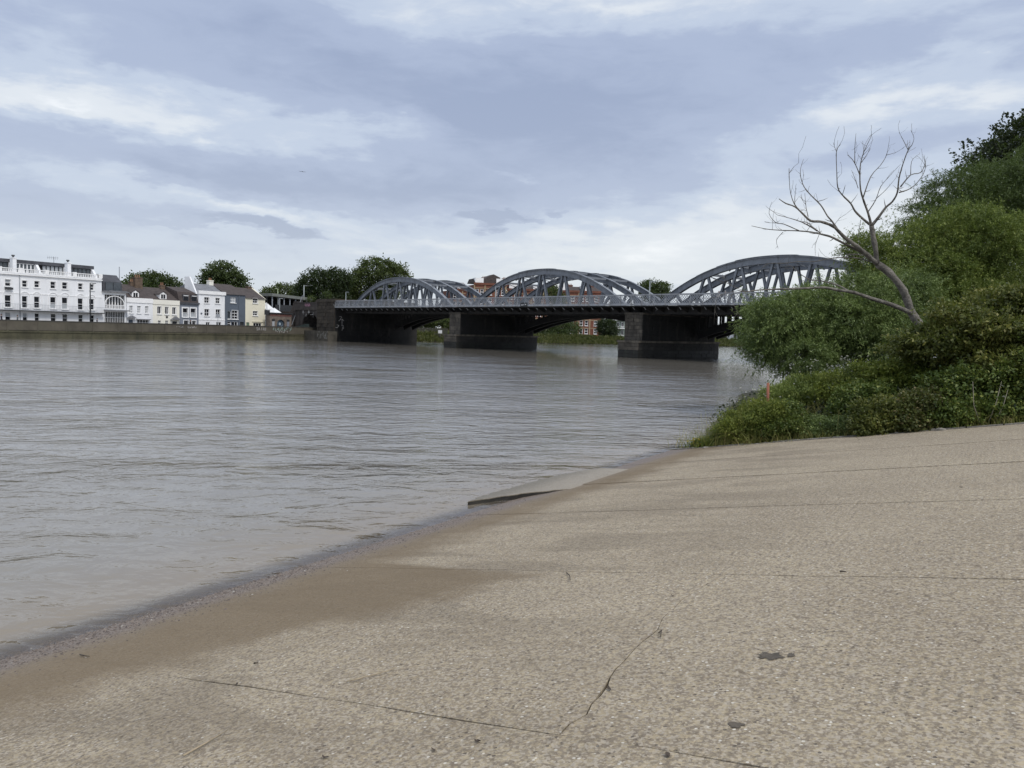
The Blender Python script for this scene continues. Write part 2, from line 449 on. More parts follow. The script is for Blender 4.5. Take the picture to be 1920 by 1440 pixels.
# flat apron of paler concrete that runs out into the water, its broken end standing proud
def zpt(px, py, z):
    d = ray(px, py); t = (z-CH)/d[2]; return to_slip(d[0]*t, d[1]*t)
ap_px = [(1062, 917), (1005, 921), (940, 928), (878, 937), (893, 930), (930, 919), (985, 904), (1035, 891), (1085, 881), (1125, 876)]
arr = random.Random(4); ap = []
for (xa_, ya_), (xb_, yb_) in zip(ap_px[:-1], ap_px[1:]):
    for q in range(5):
        u_, v_ = zpt(xa_+(xb_-xa_)*q/5, ya_+(yb_-ya_)*q/5, .10); ap.append((u_+arr.uniform(-.035, .035)*(q > 0), v_+arr.uniform(-.02, .02)*(q > 0)))
ap.append(zpt(*ap_px[-1], .10))
ap = ap+[(-6.6, ap[-1][1]+.4), (-6.6, ap[0][1]+.15)]
mb = MB(); n = len(ap)
def apz(u): return .105+.035*(u+7.2)
for top in (0, 1):
    for u, v in ap: mb.v.append((u, v, apz(u) if top else -.6))
mb.f.append(tuple(range(n))); mb.f.append(tuple(reversed(range(n, 2*n))))
for i in range(n):
    j = (i+1) % n; mb.f.append((j, i, n+i, n+j))
aps = mb.build('apron_slab', m_apron, slipway)
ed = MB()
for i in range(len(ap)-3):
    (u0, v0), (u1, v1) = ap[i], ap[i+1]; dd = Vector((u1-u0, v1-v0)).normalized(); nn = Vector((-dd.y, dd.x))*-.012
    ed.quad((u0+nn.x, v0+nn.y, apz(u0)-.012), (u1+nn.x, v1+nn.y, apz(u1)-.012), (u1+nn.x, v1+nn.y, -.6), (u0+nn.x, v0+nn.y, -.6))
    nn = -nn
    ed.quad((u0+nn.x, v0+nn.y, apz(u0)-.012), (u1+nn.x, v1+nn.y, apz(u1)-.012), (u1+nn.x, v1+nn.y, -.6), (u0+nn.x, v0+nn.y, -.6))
ed.build('apron_edge', mat('algae_shade_concrete', (.022, .020, .016), .6, .4, 6), aps)  # dark colour holds both the algae and the shadow on the lip face

# ---- river
def water_material():
    m = bpy.data.materials.new('river_water'); m.use_nodes = True; t = T(m.node_tree); t.n.clear()
    g = t.new('ShaderNodeNewGeometry'); P = g.outputs['Position']
    rot = t.new('ShaderNodeVectorRotate'); rot.rotation_type = 'Z_AXIS'; rot.inputs['Angle'].default_value = -SA
    t.put(rot.inputs['Vector'], P); U, V, Z = t.sep(rot.outputs[0])
    depth = t.mul(t.sub(SU0, U), SG)
    x, y, z = t.sep(P)
    # ripples: crests lie roughly across the view, patchy with the current
    pat = t.sstep(t.noise(t.comb(t.mul(x, .55), y, 0.0), .055, 4, .6), .34, .68)
    pat2 = t.sstep(t.noise(t.comb(t.mul(x, .5), t.add(y, 31.0), 0.0), .26, 4, .6), .35, .68)
    rq = t.comb(t.add(t.mul(x, .62), t.mul(y, .10)), t.add(y, t.mul(x, -.12)), 0.0)
    swell = t.noise(rq, .42, 3, .5, .6)
    chop = t.noise(rq, 1.5, 4, .55, .8)
    rip = t.noise(rq, 5.2, 3, .55, .5)
    calm = t.sstep(depth, .02, .55)
    amp = t.mul(t.add(.55, t.mul(calm, .45)), t.add(.25, t.add(t.mul(pat, .75), t.mul(pat2, .60))))
    chop = t.m('POWER', chop, 2.2)
    h = t.add(t.mul(swell, .10), t.add(t.mul(chop, .22), t.mul(rip, .036)))
    h = t.mul(h, amp)
    h = t.add(h, t.mul(t.noise(rq, .13, 6, .62, .8), .42))
    # small lapping wavelets parallel to the edge
    lap = t.m('SINE', t.add(t.mul(U, 9.0), t.mul(t.noise(P, .9, 3, .5), 9.0)))
    h = t.add(h, t.mul(t.mul(lap, t.sstep(depth, .45, .05)), .0065))
    cosv = t.sep(g.outputs['Incoming'])[2]          # wave fronts hide one another at grazing view: fewer steep facets show
    bn = t.new('ShaderNodeBump'); bn.inputs['Distance'].default_value = 1; t.put(bn.inputs['Strength'], t.m('MINIMUM', t.m('MULTIPLY_ADD', cosv, 1.9, .30), 1.0))
    t.put(bn.inputs['Height'], h); N = bn.outputs[0]
    murk = t.mix(t.sstep(t.noise(P, .05, 3, .5), .3, .7), (.210, .193, .164, 1), (.255, .235, .202, 1))
    murk = t.mix(t.mul(t.sstep(depth, .55, .03), .75), murk, (.235, .192, .138, 1))
    dif = t.new('ShaderNodeBsdfDiffuse'); t.put(dif.inputs[0], murk)
    trn = t.new('ShaderNodeBsdfTransparent'); trn.inputs[0].default_value = (.93, .91, .86, 1)
    body = t.new('ShaderNodeMixShader'); t.put(body.inputs[0], t.sstep(depth, -.012, .11))
    t.l.new(trn.outputs[0], body.inputs[1]); t.l.new(dif.outputs[0], body.inputs[2])
    gl = t.new('ShaderNodeBsdfGlossy'); gl.inputs['Roughness'].default_value = .06; gl.inputs[0].default_value = (1, 1, 1, 1)
    t.l.new(N, gl.inputs['Normal'])
    fr = t.new('ShaderNodeFresnel'); fr.inputs['IOR'].default_value = 1.40
    bf = t.new('ShaderNodeBump'); t.put(bf.inputs['Strength'], t.m('MINIMUM', t.m('MULTIPLY_ADD', cosv, 1.9, .03), 1.0)); bf.inputs['Distance'].default_value = 1; t.put(bf.inputs['Height'], h); t.l.new(bf.outputs[0], fr.inputs['Normal'])
    ms = t.new('ShaderNodeMixShader'); t.l.new(fr.outputs[0], ms.inputs[0])
    t.l.new(body.outputs[0], ms.inputs[1]); t.l.new(gl.outputs[0], ms.inputs[2])
    o = t.new('ShaderNodeOutputMaterial'); t.l.new(ms.outputs[0], o.inputs[0])
    return m
m_water = water_material()
river = MB().quad((-4000, -4000, 0), (4000, -4000, 0), (4000, 4000, 0), (-4000, 4000, 0)).build('river_water', m_water)
tag(river, kind='structure')
m_mud = mat('river_mud', (.10, .085, .065), .9, .2, .4)
bedo = MB().quad((-5000, -5000, -3.2), (5000, -5000, -3.2), (5000, 5000, -3.2), (-5000, 5000, -3.2)).build('river_bed', m_mud)
tag(bedo, kind='structure')

# ---- near bank: earth under the shrubs, from the slipway edge round to the bridge
BANK = np.array([[5.0, 21.2], [6.0, 24.5], [8.2, 30], [12.5, 42], [21, 58], [33, 70], [60, 84], [160, 120], [400, 200]])
def bank_dist(x, y):
    """signed distance inland from the water's edge"""
    best = np.full(x.shape, 1e9); sgn = np.ones(x.shape)
    for i in range(len(BANK)-1):
        a, b_ = BANK[i], BANK[i+1]; d = b_-a; L2 = d@d
        t = np.clip(((x-a[0])*d[0]+(y-a[1])*d[1])/L2, 0, 1)
        qx, qy = a[0]+t*d[0], a[1]+t*d[1]
        dd = np.hypot(x-qx, y-qy); c = d[0]*(y-a[1])-d[1]*(x-a[0])
        upd = dd < best; best = np.where(upd, dd, best); sgn = np.where(upd, np.where(c < 0, 1, -1), sgn)
    return best*sgn
def bank_z(x, y):
    x = np.asarray(x, float); y = np.asarray(y, float)
    U = x*su.x+y*su.y; V = x*sv.x+y*sv.y
    d = bank_dist(x, y)
    zb = np.clip(.24*d, -2.0, 1.7)+np.clip((d-7)*.03, 0, 1.2)
    zs = np.clip(SG*(U-SU0), -2.5, 3.0)
    on = (V < 20.3)
    t = np.clip((V-20.3)/2.5, 0, 1)
    return np.where(on, np.where((U < 9) & (V > -10.5), zs-.30, zs-.01), zs*(1-t)+zb*t+.02*(1-t))
gx = np.concatenate([np.arange(-24, 60, 1.0), np.arange(60, 400, 20.0)]); gy = np.concatenate([np.arange(-60, -12, 6.0), np.arange(-12, 92, 1.0), np.arange(92, 400, 22.0)])
X, Y = np.meshgrid(gx, gy); Zt = bank_z(X, Y)
Zt = Zt+np.random.RandomState(1).randn(*Zt.shape)*.03*((X*sv.x+Y*sv.y) > 21)
nx, ny = len(gx), len(gy); I = np.arange(nx*ny).reshape(ny, nx)
F = np.stack([I[:-1, :-1], I[:-1, 1:], I[1:, 1:], I[1:, :-1]], -1).reshape(-1, 4)
m_earth = mat('bank_earth', (.055, .052, .030), .95, .35, 1.5, .05, 8)
tag(fast_mesh('river_bank_ground', np.stack([X.ravel(), Y.ravel(), Zt.ravel()], 1), F, m_earth, None, True), kind='structure')

# ---- far bank land: level behind the river wall, and a grassy edge curving away beyond the bridge
FARZ = 1.9
fl = [wall_xy(-160, .3), wall_xy(82, .3), (-26, 184), (-8, 203), (18, 223), (50, 243), (82, 262), (140, 285), (400, 330), (3500, 900), (3500, 4500), (-4500, 4500), (-4500, -400)]
mb = MB(); n = len(fl)
for z in (FARZ, -3.0):
    for x, y in fl: mb.v.append((x, y, z))
mb.f.append(tuple(range(n)))
for i in range(n):
    j = (i+1) % n; mb.f.append((i, n+i, n+j, j))
m_pave = mat('far_bank_paving', (.17, .16, .145), .9, .15, .3)
tag(mb.build('far_bank_ground', m_pave), kind='structure')
# ================================================================== RAILWAY BRIDGE
m_steel = mat('grey_bridge_paint', (.175, .190, .215), .55, .14, .8, .004, 3, dirt=(.10, .105, .115), dscale=.5)
m_rail = mat('pale_parapet_paint', (.31, .325, .35), .55, .12, 1.2, dirt=(.20, .20, .20), dscale=.8)
m_black = mat('sooty_iron', (.012, .012, .013), .8, .3, .6, dirt=(.03, .027, .024), dscale=.4)
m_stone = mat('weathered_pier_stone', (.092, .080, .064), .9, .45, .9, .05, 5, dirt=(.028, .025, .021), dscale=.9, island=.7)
m_soot_shade = mat('soot_shade_pier_stone', (.010, .010, .010), .9, .4, .7, .03, 6, dirt=(.032, .029, .026), dscale=.35, island=.5)  # soot, with the shade under the deck painted into the stone colour
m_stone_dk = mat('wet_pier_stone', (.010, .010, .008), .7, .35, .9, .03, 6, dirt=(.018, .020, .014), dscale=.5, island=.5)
m_soot_shade2 = mat('soot_shade_plinth_stone', (.030, .028, .025), .9, .4, .7, .03, 6, dirt=(.020, .020, .020), dscale=.35, island=.5)  # plinth long sides: soot and under-deck shade in one dark colour
m_core = mat('pier_mortar', (.018, .017, .016), .95, .2, 1)
bridge = empty('railway_bridge', (BO.x, BO.y, 0), BA)
tag(bridge, 'grey three-span bowstring railway bridge on dark stone piers across the river', 'bridge')
# local frame: x = along the bridge towards the far bank, y = -(distance behind the near face), z up
ZB, ZT = 7.08, 8.50
HALF = 17.35; CROWN = 12.75; FOOT = 6.95
def arch_z(t): return FOOT+(CROWN-FOOT)*(1-abs(t)**2.25)
def bowstring(s0, wv, near):
    """one bowstring rib with its hangers, centred on s0"""
    N = 40; depth, wid = .72, .46
    mb = MB(); pts = []
    for i in range(N+1):
        t = -1+2*i/N; pts.append(Vector((s0+t*HALF, -wv, arch_z(t))))
    def section(pts, lo, hi, wd):
        b = len(mb.v)
        for i, p in enumerate(pts):
            d = (pts[min(i+1, len(pts)-1)]-pts[max(i-1, 0)]).normalized(); nrm = Vector((-d.z, 0, d.x))
            for sx, o in ((-1, lo), (1, lo), (1, hi), (-1, hi)):
                q = p+nrm*o; mb.v.append((q.x, q.y+sx*wd/2, q.z))
        for i in range(len(pts)-1):
            for k in range(4):
                k2 = (k+1) % 4; mb.f.append((b+i*4+k, b+i*4+k2, b+i*4+4+k2, b+i*4+4+k))
        mb.f.append((b, b+1, b+2, b+3)); e = b+4*(len(pts)-1); mb.f.append((e+3, e+2, e+1, e))
    section(pts, -depth, -.055, wid*.72)          # web box
    section(pts, -.06, 0, wid+.16)                # top flange
    section(pts, -depth-.05, -depth+.005, wid+.12)  # bottom flange
    rib = mb.build('arch_rib', m_steel, bridge)
    cv = MB()                                      # cover plates stepped along the crown
    for lo, hi, th in ((-.62, .62, .05), (-.42, .45, .10), (-.16, .30, .16)):
        M = 18
        P = [Vector((s0+(lo+(hi-lo)*i/M)*HALF, -wv, arch_z(lo+(hi-lo)*i/M)+.003)) for i in range(M+1)]
        for i in range(M):
            d = (P[i+1]-P[i]).normalized(); nr = Vector((-d.z, 0, d.x))*(th/2)
            cv.bar(P[i]+nr, P[i+1]+nr, wid+.06, th, up=tuple(nr.normalized()))
    cv.build('cover_plate', m_steel, rib)
    # hangers: pairs splayed from the rib down to the deck
    for j in range(7):
        t = (-1+.19)+(2-.38)*j/6
        x = s0+t*HALF; ztop = arch_z(t)-depth-.02
        for sd in (-1, 1):
            h = MB(); top = (x+sd*.28, -wv, ztop+.05); bot = (x+sd*1.45, -wv, ZB-.05)
            h.bar((top[0], -wv-.15, top[2]), (bot[0], -wv-.15, bot[2]), .05, .27, up=(1, 0, 0))
            h.bar((top[0], -wv+.15, top[2]), (bot[0], -wv+.15, bot[2]), .05, .27, up=(1, 0, 0))
            h.bar(top, bot, .26, .04, up=(1, 0, 0))
            h.build('hanger', m_steel, rib)
    for t in (-.86, .86):                          # gusset plates at the feet
        pass
    return rib
TR_W = (2.55, 7.4, 12.4)
CENT = [SPAN*1.5, SPAN*.5, -SPAN*.5]
for c in CENT:
    for wv in TR_W: bowstring(c, wv, wv == TR_W[0])
    # overhead struts between the ribs near the crown
    for t in (-.52, -.30, -.08, .14, .36, .56):
        for a, b_ in ((TR_W[0], TR_W[1]), (TR_W[1], TR_W[2])):
            st = MB(); x = c+t*HALF; z = arch_z(t)-.12
            st.bar((x, -a-.3, z), (x, -b_+.3, z), .22, .30)
            st.bar((x, -a-.25, z-.75), (x+.9, -(a+b_)/2, z-.1), .10, .10)
            st.bar((x, -b_+.25, z-.75), (x+.9, -(a+b_)/2, z-.1), .10, .10)
            st.build('overhead_strut', m_steel, bridge)
S0, S1 = -SPAN-8, SPAN*2+.2
# bottom chords, deck plates
for wv in TR_W:
    MB().box(S0, S1, -wv-.28, -wv+.28, 5.95, ZB+.02).build('bottom_chord', m_black, bridge)
dk = MB().box(S0, S1, -TR_W[2]-.6, -TR_W[0]+.29, 6.72, 6.93).box(S0, S1, -TR_W[0]+.285, -.10, 6.86, 6.99)
dk.build('deck', m_black, bridge)
MB().box(S0, S1, -19.3, -13.02, 6.45, 6.9).build('old_deck', m_black, bridge)
# cross girders and footway brackets
step = 2.43
s = S0+.6
while s < S1:
    g = MB(); g.box(s-.12, s+.12, -TR_W[2]+.3, -TR_W[0]-.3, 6.05, 6.71); g.build('cross_girder', m_black, bridge)
    s += step*1.6
NP = int((S1-S0)/1.86); dl = (S1-S0)/NP
lat = {}
def lattice_mesh(L):
    key = round(L, 3)
    if key not in lat:
        mb = MB(); h = ZT-ZB-.36; n = 6
        cell = h/1.45
        for sg in (1, -1):
            k = -n*2
            while k < n*2:
                # clip a 45 degree flat to the panel
                x0 = k*cell*.5; p = []
                for (xa, za), (xb, zb) in [((x0, 0), (x0+sg*h, h))]:
                    pa, pb = [xa, za], [xb, zb]
                    if sg > 0:
                        if pb[0] < 0 or pa[0] > L: continue
                        if pa[0] < 0: pa = [0, -xa]
                        if pb[0] > L: pb = [L, L-xa]
                    else:
                        if pa[0] < 0 or pb[0] > L: continue
                        if pb[0] < 0: pb = [0, xa]
                        if pa[0] > L: pa = [L, xa-L]
                    mb.bar((pa[0], .012*sg, pa[1]), (pb[0], .012*sg, pb[1]), .018, .062, up=(-sg, 0, 1))
                k += 1
        me = bpy.data.meshes.new('lattice_panel'); me.from_pydata(mb.v, [], mb.f); me.materials.append(m_rail); lat[key] = me
    return lat[key]
post = MB().box(-.035, .035, -.05, .05, 0, ZT-ZB+.02)
post.bar((0, -.10, -.02), (0, -.75, -.55), .06, .10); post.bar((0, .05, -.06), (0, .35, ZT-ZB-.75), .05, .06)
pm = bpy.data.meshes.new('stanchion'); pm.from_pydata(post.v, [], post.f); pm.materials.append(m_rail)
brk = MB().prism([(0.02, -.16), (.02, 0), (-2.2, 0), (-2.2, -.85), (-1.9, -.8), (-.3, -.2)], -.05, .05, 'x')
bm_ = bpy.data.meshes.new('footway_bracket'); bm_.from_pydata([(x, y, z) for x, y, z in brk.v], [], brk.f); bm_.materials.append(m_black)
for i in range(NP+1):
    link('stanchion', pm, bridge, (S0+i*dl, 0, ZB-.03)); link('footway_bracket', bm_, bridge, (S0+i*dl, -.06, ZB-.08))
    if i < NP: link('lattice_panel', lattice_mesh(dl), bridge, (S0+i*dl, -.02, ZB+.22))
MB().box(S0, S1, -.07, .07, ZT-.10, ZT).box(S0, S1, -.05, .05, ZT-.17, ZT-.10).build('handrail', m_rail, bridge)
MB().box(S0, S1, -.055, .055, ZB, ZB+.21).box(S0, S1, -.09, .085, ZB-.05, ZB).build('kick_plate', m_rail, bridge)
# ---- piers: coursed stone round a core
def courses(par, x0, x1, y0, y1, z0, z1, mats, hgt, lens, seed, faces='lfr'):
    """stone blocks on the near end (l), and the two long sides (f towards the near bank, r towards the far bank)"""
    rr = random.Random(seed); nz = max(1, round((z1-z0)/hgt)); h = (z1-z0)/nz
    for r_ in range(nz):
        zc = z0+(r_+.5)*h; mm = mats(zc)
        for f in faces:
            A, B_ = (x0, x1) if f == 'l' else (y0, y1)
            n = max(2, round((B_-A)/lens)); L = (B_-A)/n; off = (L/2 if r_ % 2 else 0); p = A
            cuts = [A]+[A+off+i*L for i in range(1 if not off else 0, n+1) if A+.2 < A+off+i*L < B_-.2]+[B_]
            for a, b_ in zip(cuts[:-1], cuts[1:]):
                pr = rr.uniform(0, .05)
                if f == 'l': c, sz = ((a+b_)/2, y1+pr-.12, zc), (b_-a-.03, .3, h-.03)
                elif f == 'f': c, sz = (x0-pr+.12, (a+b_)/2, zc), (.3, b_-a-.03, h-.03)
                else: c, sz = (x1+pr-.12, (a+b_)/2, zc), (.3, b_-a-.03, h-.03)
                block('stone', mm, par, c, sz, 's')
for pi_, sc in enumerate((0.0, SPAN)):
    core = MB().box(sc-1.72, sc+1.72, -19.2, -.05, -2.5, 2.12).box(sc-1.46, sc+1.46, -18.4, -1.05, 2.12, 6.0)
    pier = core.build('pier', m_core, bridge)
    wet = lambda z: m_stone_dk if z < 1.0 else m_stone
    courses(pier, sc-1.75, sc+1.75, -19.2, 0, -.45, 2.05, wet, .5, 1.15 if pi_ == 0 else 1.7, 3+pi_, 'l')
    courses(pier, sc-1.75, sc+1.75, -19.2, 0, -.45, 2.05, lambda z: m_stone_dk if z < 1.0 else m_soot_shade2, .5, 1.3 if pi_ == 0 else 1.9, 43+pi_, 'fr')
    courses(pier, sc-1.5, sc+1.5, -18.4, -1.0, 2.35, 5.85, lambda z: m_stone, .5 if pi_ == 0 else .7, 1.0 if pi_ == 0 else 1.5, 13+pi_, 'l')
    courses(pier, sc-1.5, sc+1.5, -18.4, -1.0, 2.35, 5.85, lambda z: m_soot_shade, .7, 2.2, 23+pi_, 'fr')
    MB().box(sc-1.9, sc+1.9, -19.4, .16, 2.05, 2.35).build('plinth_cap', m_stone, pier)
    MB().box(sc-1.62, sc+1.62, -18.5, -.86, 5.85, 6.12).build('bearing_course', m_stone, pier)
# ---- old cast-iron arches behind, black with spandrel columns
for c in CENT:
    for wv in (13.6, 16.0, 18.2):
        mb = MB(); N = 24; prev = None
        def az_(t): return 2.75+(5.75-2.75)*(1-t*t)
        for i in range(N):
            t0, t1 = -1+2*i/N, -1+2*(i+1)/N
            mb.bar((c+t0*17.6, -wv, az_(t0)+.52), (c+t1*17.6, -wv, az_(t1)+.52), .4, 1.08)
        rib = mb.build('iron_arch', m_black, bridge)
        n = 30
        for i in range(n+1):
            t = -1+2*i/n
            if abs(t) < .42: continue
            z0 = az_(t)+1.0
            if z0 > 6.3: continue
            MB().box(c+t*17.6-.10, c+t*17.6+.10, -wv-.10, -wv+.10, z0, 6.44).build('spandrel_column', m_black, rib)
MB().box(S0, S1, -19.36, -19.26, 6.9, 7.9).build('old_parapet', m_black, bridge)
# ---- abutment on the far bank: rough tower, then the brick viaduct with its arch
m_brick_dk = mat('sooty_brick', (.055, .046, .042), .9, .3, 1.2, .02, 8, dirt=(.025, .024, .024), dscale=.5)
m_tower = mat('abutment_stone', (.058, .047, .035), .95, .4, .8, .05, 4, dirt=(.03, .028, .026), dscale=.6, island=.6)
tower = empty('abutment_tower', bridge_xy(82.0, 2.0)+(0,), BA)
tag(tower, 'rough brown stone tower where the bridge meets the far bank, shrub growing on top', 'tower')
core = MB().box(-3.7, 3.7, -19, 2.0, -2.5, 8.35).build('core', m_core, tower)
def tower_courses():
    rr = random.Random(5)
    for r_ in range(11):
        z = -.2+r_*.77
        for f in 'lf':
            A, B_ = (-3.75, 3.75) if f == 'l' else (-12, 2.0)
            n = 5 if f == 'l' else 8; L = (B_-A)/n; off = L/2 if r_ % 2 else 0
            cuts = [A]+[A+off+i*L for i in range(1 if not off else 0, n+1) if A+.2 < A+off+i*L < B_-.2]+[B_]
            for a, b_ in zip(cuts[:-1], cuts[1:]):
                pr = rr.uniform(0, .14)
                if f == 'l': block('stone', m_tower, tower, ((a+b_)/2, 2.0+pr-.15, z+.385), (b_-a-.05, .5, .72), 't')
                else: block('stone', m_soot_shade, tower, (-3.75-pr+.15, (a+b_)/2, z+.385), (.5, b_-a-.05, .72), 't')  # side under the span: soot plus its shade, painted in
tower_courses()
MB().box(-4.0, 4.0, -19, 2.35, 8.27, 8.62).box(-3.8, 3.8, -19, 2.15, 8.62, 8.9).build('cap', m_tower, tower)

via = empty('brick_viaduct', bridge_xy(85.75, 1.0)+(0,), BA)
tag(via, 'sooty brick viaduct with a dark road arch beside the stone tower', 'viaduct')
# front wall with an arched opening, local x along the line, y towards the river
def arch_wall(x0, x1, z0, z1, cx, r, zs, y0, y1):
    mb = MB(); n = 16
    arc = [(cx+r*math.cos(PI-PI*i/n), zs+r*.80*math.sin(PI*i/n)) for i in range(n+1)]
    for y in (y0, y1):
        b = len(mb.v)
        top = [(x0+(x1-x0)*i/n, z1) for i in range(n+1)]
        for (a, c) in arc: mb.v.append((a, y, c))
        for (a, c) in top: mb.v.append((a, y, c))
        for i in range(n): mb.f.append((b+i, b+i+1, b+n+2+i, b+n+1+i))
        b = len(mb.v)
        for p in ((x0, z0), (cx-r, z0), (cx-r, zs), (x0, z1), (cx+r, z0), (x1, z0), (x1, z1), (cx+r, zs)): mb.v.append((p[0], y, p[1]))
        mb.f += [(b, b+1, b+2, b+3), (b+4, b+5, b+6, b+7)]
    for i in range(n):
        (a, c), (a2, c2) = arc[i], arc[i+1]; mb.quad((a, y0, c), (a2, y0, c2), (a2, y1, c2), (a, y1, c))
    for xx in (cx-r, cx+r): mb.quad((xx, y0, z0), (xx, y1, z0), (xx, y1, zs), (xx, y0, zs))
    mb.quad((x0, y0, z1), (x1, y0, z1), (x1, y1, z1), (x0, y1, z1)); mb.quad((x1, y0, z0), (x1, y1, z0), (x1, y1, z1), (x1, y0, z1))
    mb.quad((x0, y0, z0), (x0, y1, z0), (x0, y1, z1), (x0, y0, z1))
    return mb
arch_wall(0, 11.5, FARZ-.3, 6.6, 4.4, 3.6, 3.1, -14, .4).build('wall', m_brick_dk, via)
MB().box(-.1, 11.7, -.5, .62, 6.6, 8.15).build('parapet', mat('viaduct_band', (.062, .052, .047), .9, .25, 1.0), via)
MB().box(-.1, 11.7, -.5, .72, 8.15, 8.32).build('coping', m_brick_dk, via)
m_pinkpaint = mat('pink_paint', (.42, .22, .30), .8, .15, 4)
m_whitepaint = mat('white_graffiti', (.33, .32, .31), .85, .2, 6)
def text_obj(body, size, parent, loc, rot, m_, name='lettering', ext=.015):
    cu = bpy.data.curves.new(name, 'FONT'); cu.body = body; cu.size = size; cu.extrude = ext; cu.align_x = 'CENTER'; cu.materials.append(m_)
    tmp = bpy.data.objects.new(name, cu); C.objects.link(tmp)
    dg = bpy.context.evaluated_depsgraph_get(); me = bpy.data.meshes.new_from_object(tmp.evaluated_get(dg)); me.name = name
    bpy.data.objects.remove(tmp)
    if not me.materials: me.materials.append(m_)
    o = link(name, me, parent, loc); o.rotation_euler = rot
    return o
# the viaduct front is seen from the river: its local +y face, so the lettering is turned about
text_obj('WINA', .95, via, (5.2, .66, 7.35), (R(90), 0, PI), m_pinkpaint)
gr = MB()
for cx, zb_, hh in ((7.6, 6.0-.05, .75), (5.0, 5.98, 1.0)):
    gr.prism([(cx-.38, zb_), (cx+.38, zb_), (cx+.05, zb_+hh)], .40, .43, 'y'); gr.box(cx-.06, cx+.06, .40, .43, zb_-.35, zb_)
for a, b_ in (((6.6, 5.2), (5.9, 5.7)), ((6.4, 5.7), (6.1, 5.2)), ((4.3, 5.55), (3.0, 5.6)), ((3.0, 5.0), (3.0, 6.1))):
    gr.bar((a[0], .42, a[1]), (b_[0], .42, b_[1]), .03, .10, up=(1, 0, 1))
gr.build('graffiti', m_whitepaint, via)
# ================================================================== FAR BANK: RIVER WALL AND HOUSES
m_wall = mat('river_wall_concrete', (.088, .078, .060), .9, .25, .5, .02, 5, dirt=(.085, .078, .058), dscale=.25, island=.35)
m_wallb = mat('algae_wall_base', (.062, .058, .034), .85, .35, .4, .03, 4, dirt=(.03, .032, .018), dscale=.3)
m_cope = mat('river_wall_coping', (.055, .052, .048), .9, .2, 1)
rwall = empty('river_wall', wall_xy(0, 0)+(0,), WA)
tag(rwall, 'long grey concrete flood wall with graffiti along the far bank', 'wall')
kA, kB = -40.0, fac(612, 625, 0)[0]
bay = fac(71, 610, 0)[0]-fac(14, 610, 0)[0]; k = fac(14, 610, 0)[0]-6*bay
while k < kB:
    k2 = min(k+bay, kB)
    MB().box(k+.03, k2-.03, -.02, .35, 1.28, 2.70).build('panel', m_wall, rwall)
    MB().box(k-.11, k+.11, -.07, .33, 1.15, 2.70).build('joint_pilaster', m_wall, rwall)
    MB().box(k+.02, k2-.02, -.22, .30, .95, 1.22).build('ledge', m_wallb, rwall)
    k += bay
MB().box(kA, kB, -.10, .29, -2.0, 1.0).build('base', m_wallb, rwall)
MB().box(kA, kB, -.09, .42, 2.70, 2.84).build('coping', m_cope, rwall)
MB().box(kA, kB, .02, .28, 1.0, 2.72).build('backing', m_core, rwall)
# painted graffiti: loose strokes sprayed on the panels
def strokes(name, px0, px1, py0, py1, n, m_, seed, th=.11, par=rwall):
    rr = random.Random(seed); mb = MB()
    for i in range(n):
        x = px0+(px1-px0)*(i+.5)/n
        pts = []
        for q in range(rr.choice((3, 4, 5))):
            kk, z = fac(x+rr.uniform(-.62, .62)*(px1-px0)/n, rr.uniform(py0, py1), -.05); pts.append((kk, z))
        for a, b_ in zip(pts[:-1], pts[1:]):
            mb.bar((a[0], -.05, a[1]), (b_[0], -.05, b_[1]), .05, th, up=(.3, 0, 1))
    return mb.build(name, m_, par)
m_mint = mat('mint_graffiti', (.22, .28, .26), .85, .2, 5)
text_obj('SA NU', .85, rwall, (fac(490, 615, -.05)[0], -.05, fac(490, 619.5, -.05)[1]), (R(90), 0, 0), m_whitepaint, 'graffiti', .02)
strokes('graffiti', 512, 546, 613.5, 621.5, 10, m_mint, 4, .09)
strokes('graffiti', 515, 540, 619, 624, 7, m_whitepaint, 6, .07)
strokes('graffiti', 330, 344, 611.5, 614.5, 6, m_whitepaint, 14, .05)
strokes('graffiti', 352, 368, 611.5, 615.5, 5, m_whitepaint, 24, .05)

# ---- building kit
m_white = mat('white_render', (.78, .79, .81), .75, .04, .4, .006, 2, dirt=(.70, .71, .72), dscale=.25)
m_cream = mat('cream_render', (.76, .74, .66), .75, .04, .4)
m_cream2 = mat('warm_cream_render', (.74, .70, .56), .75, .04, .4)
m_bluegrey = mat('blue_grey_render', (.095, .115, .145), .75, .08, .5)
m_grey = mat('grey_render', (.19, .21, .25), .75, .08, .5)
m_trim = mat('white_trim', (.80, .80, .80), .6, .03, 1)
m_slate = mat('slate_roof', (.060, .062, .072), .75, .25, 1.2, .02, 9)
m_slate2 = mat('pale_slate_roof', (.16, .165, .18), .75, .2, 1.2, .02, 9)
m_tile = mat('brown_tile_roof', (.058, .046, .043), .85, .25, 1.6, .03, 9)
m_brickch = mat('chimney_brick', (.12, .085, .060), .9, .25, 2, .02, 9)
m_pot = mat('clay_pot', (.24, .13, .08), .9, .2, 3)
m_ironw = mat('dark_ironwork', (.030, .032, .035), .6, .1, 2)
m_irong = mat('grey_ironwork', (.30, .32, .35), .6, .1, 2)
m_glass = mat('window_glass', (.012, .014, .018), .08, .3, .8, spec=.6)
m_glass2 = mat('loft_glass', (.055, .065, .075), .10, .2, .8, spec=.7)
m_blind = mat('pale_blind', (.36, .38, .40), .8, .1, 3)
m_dark = mat('dark_interior', (.012, .012, .013), .9, .1, 2)

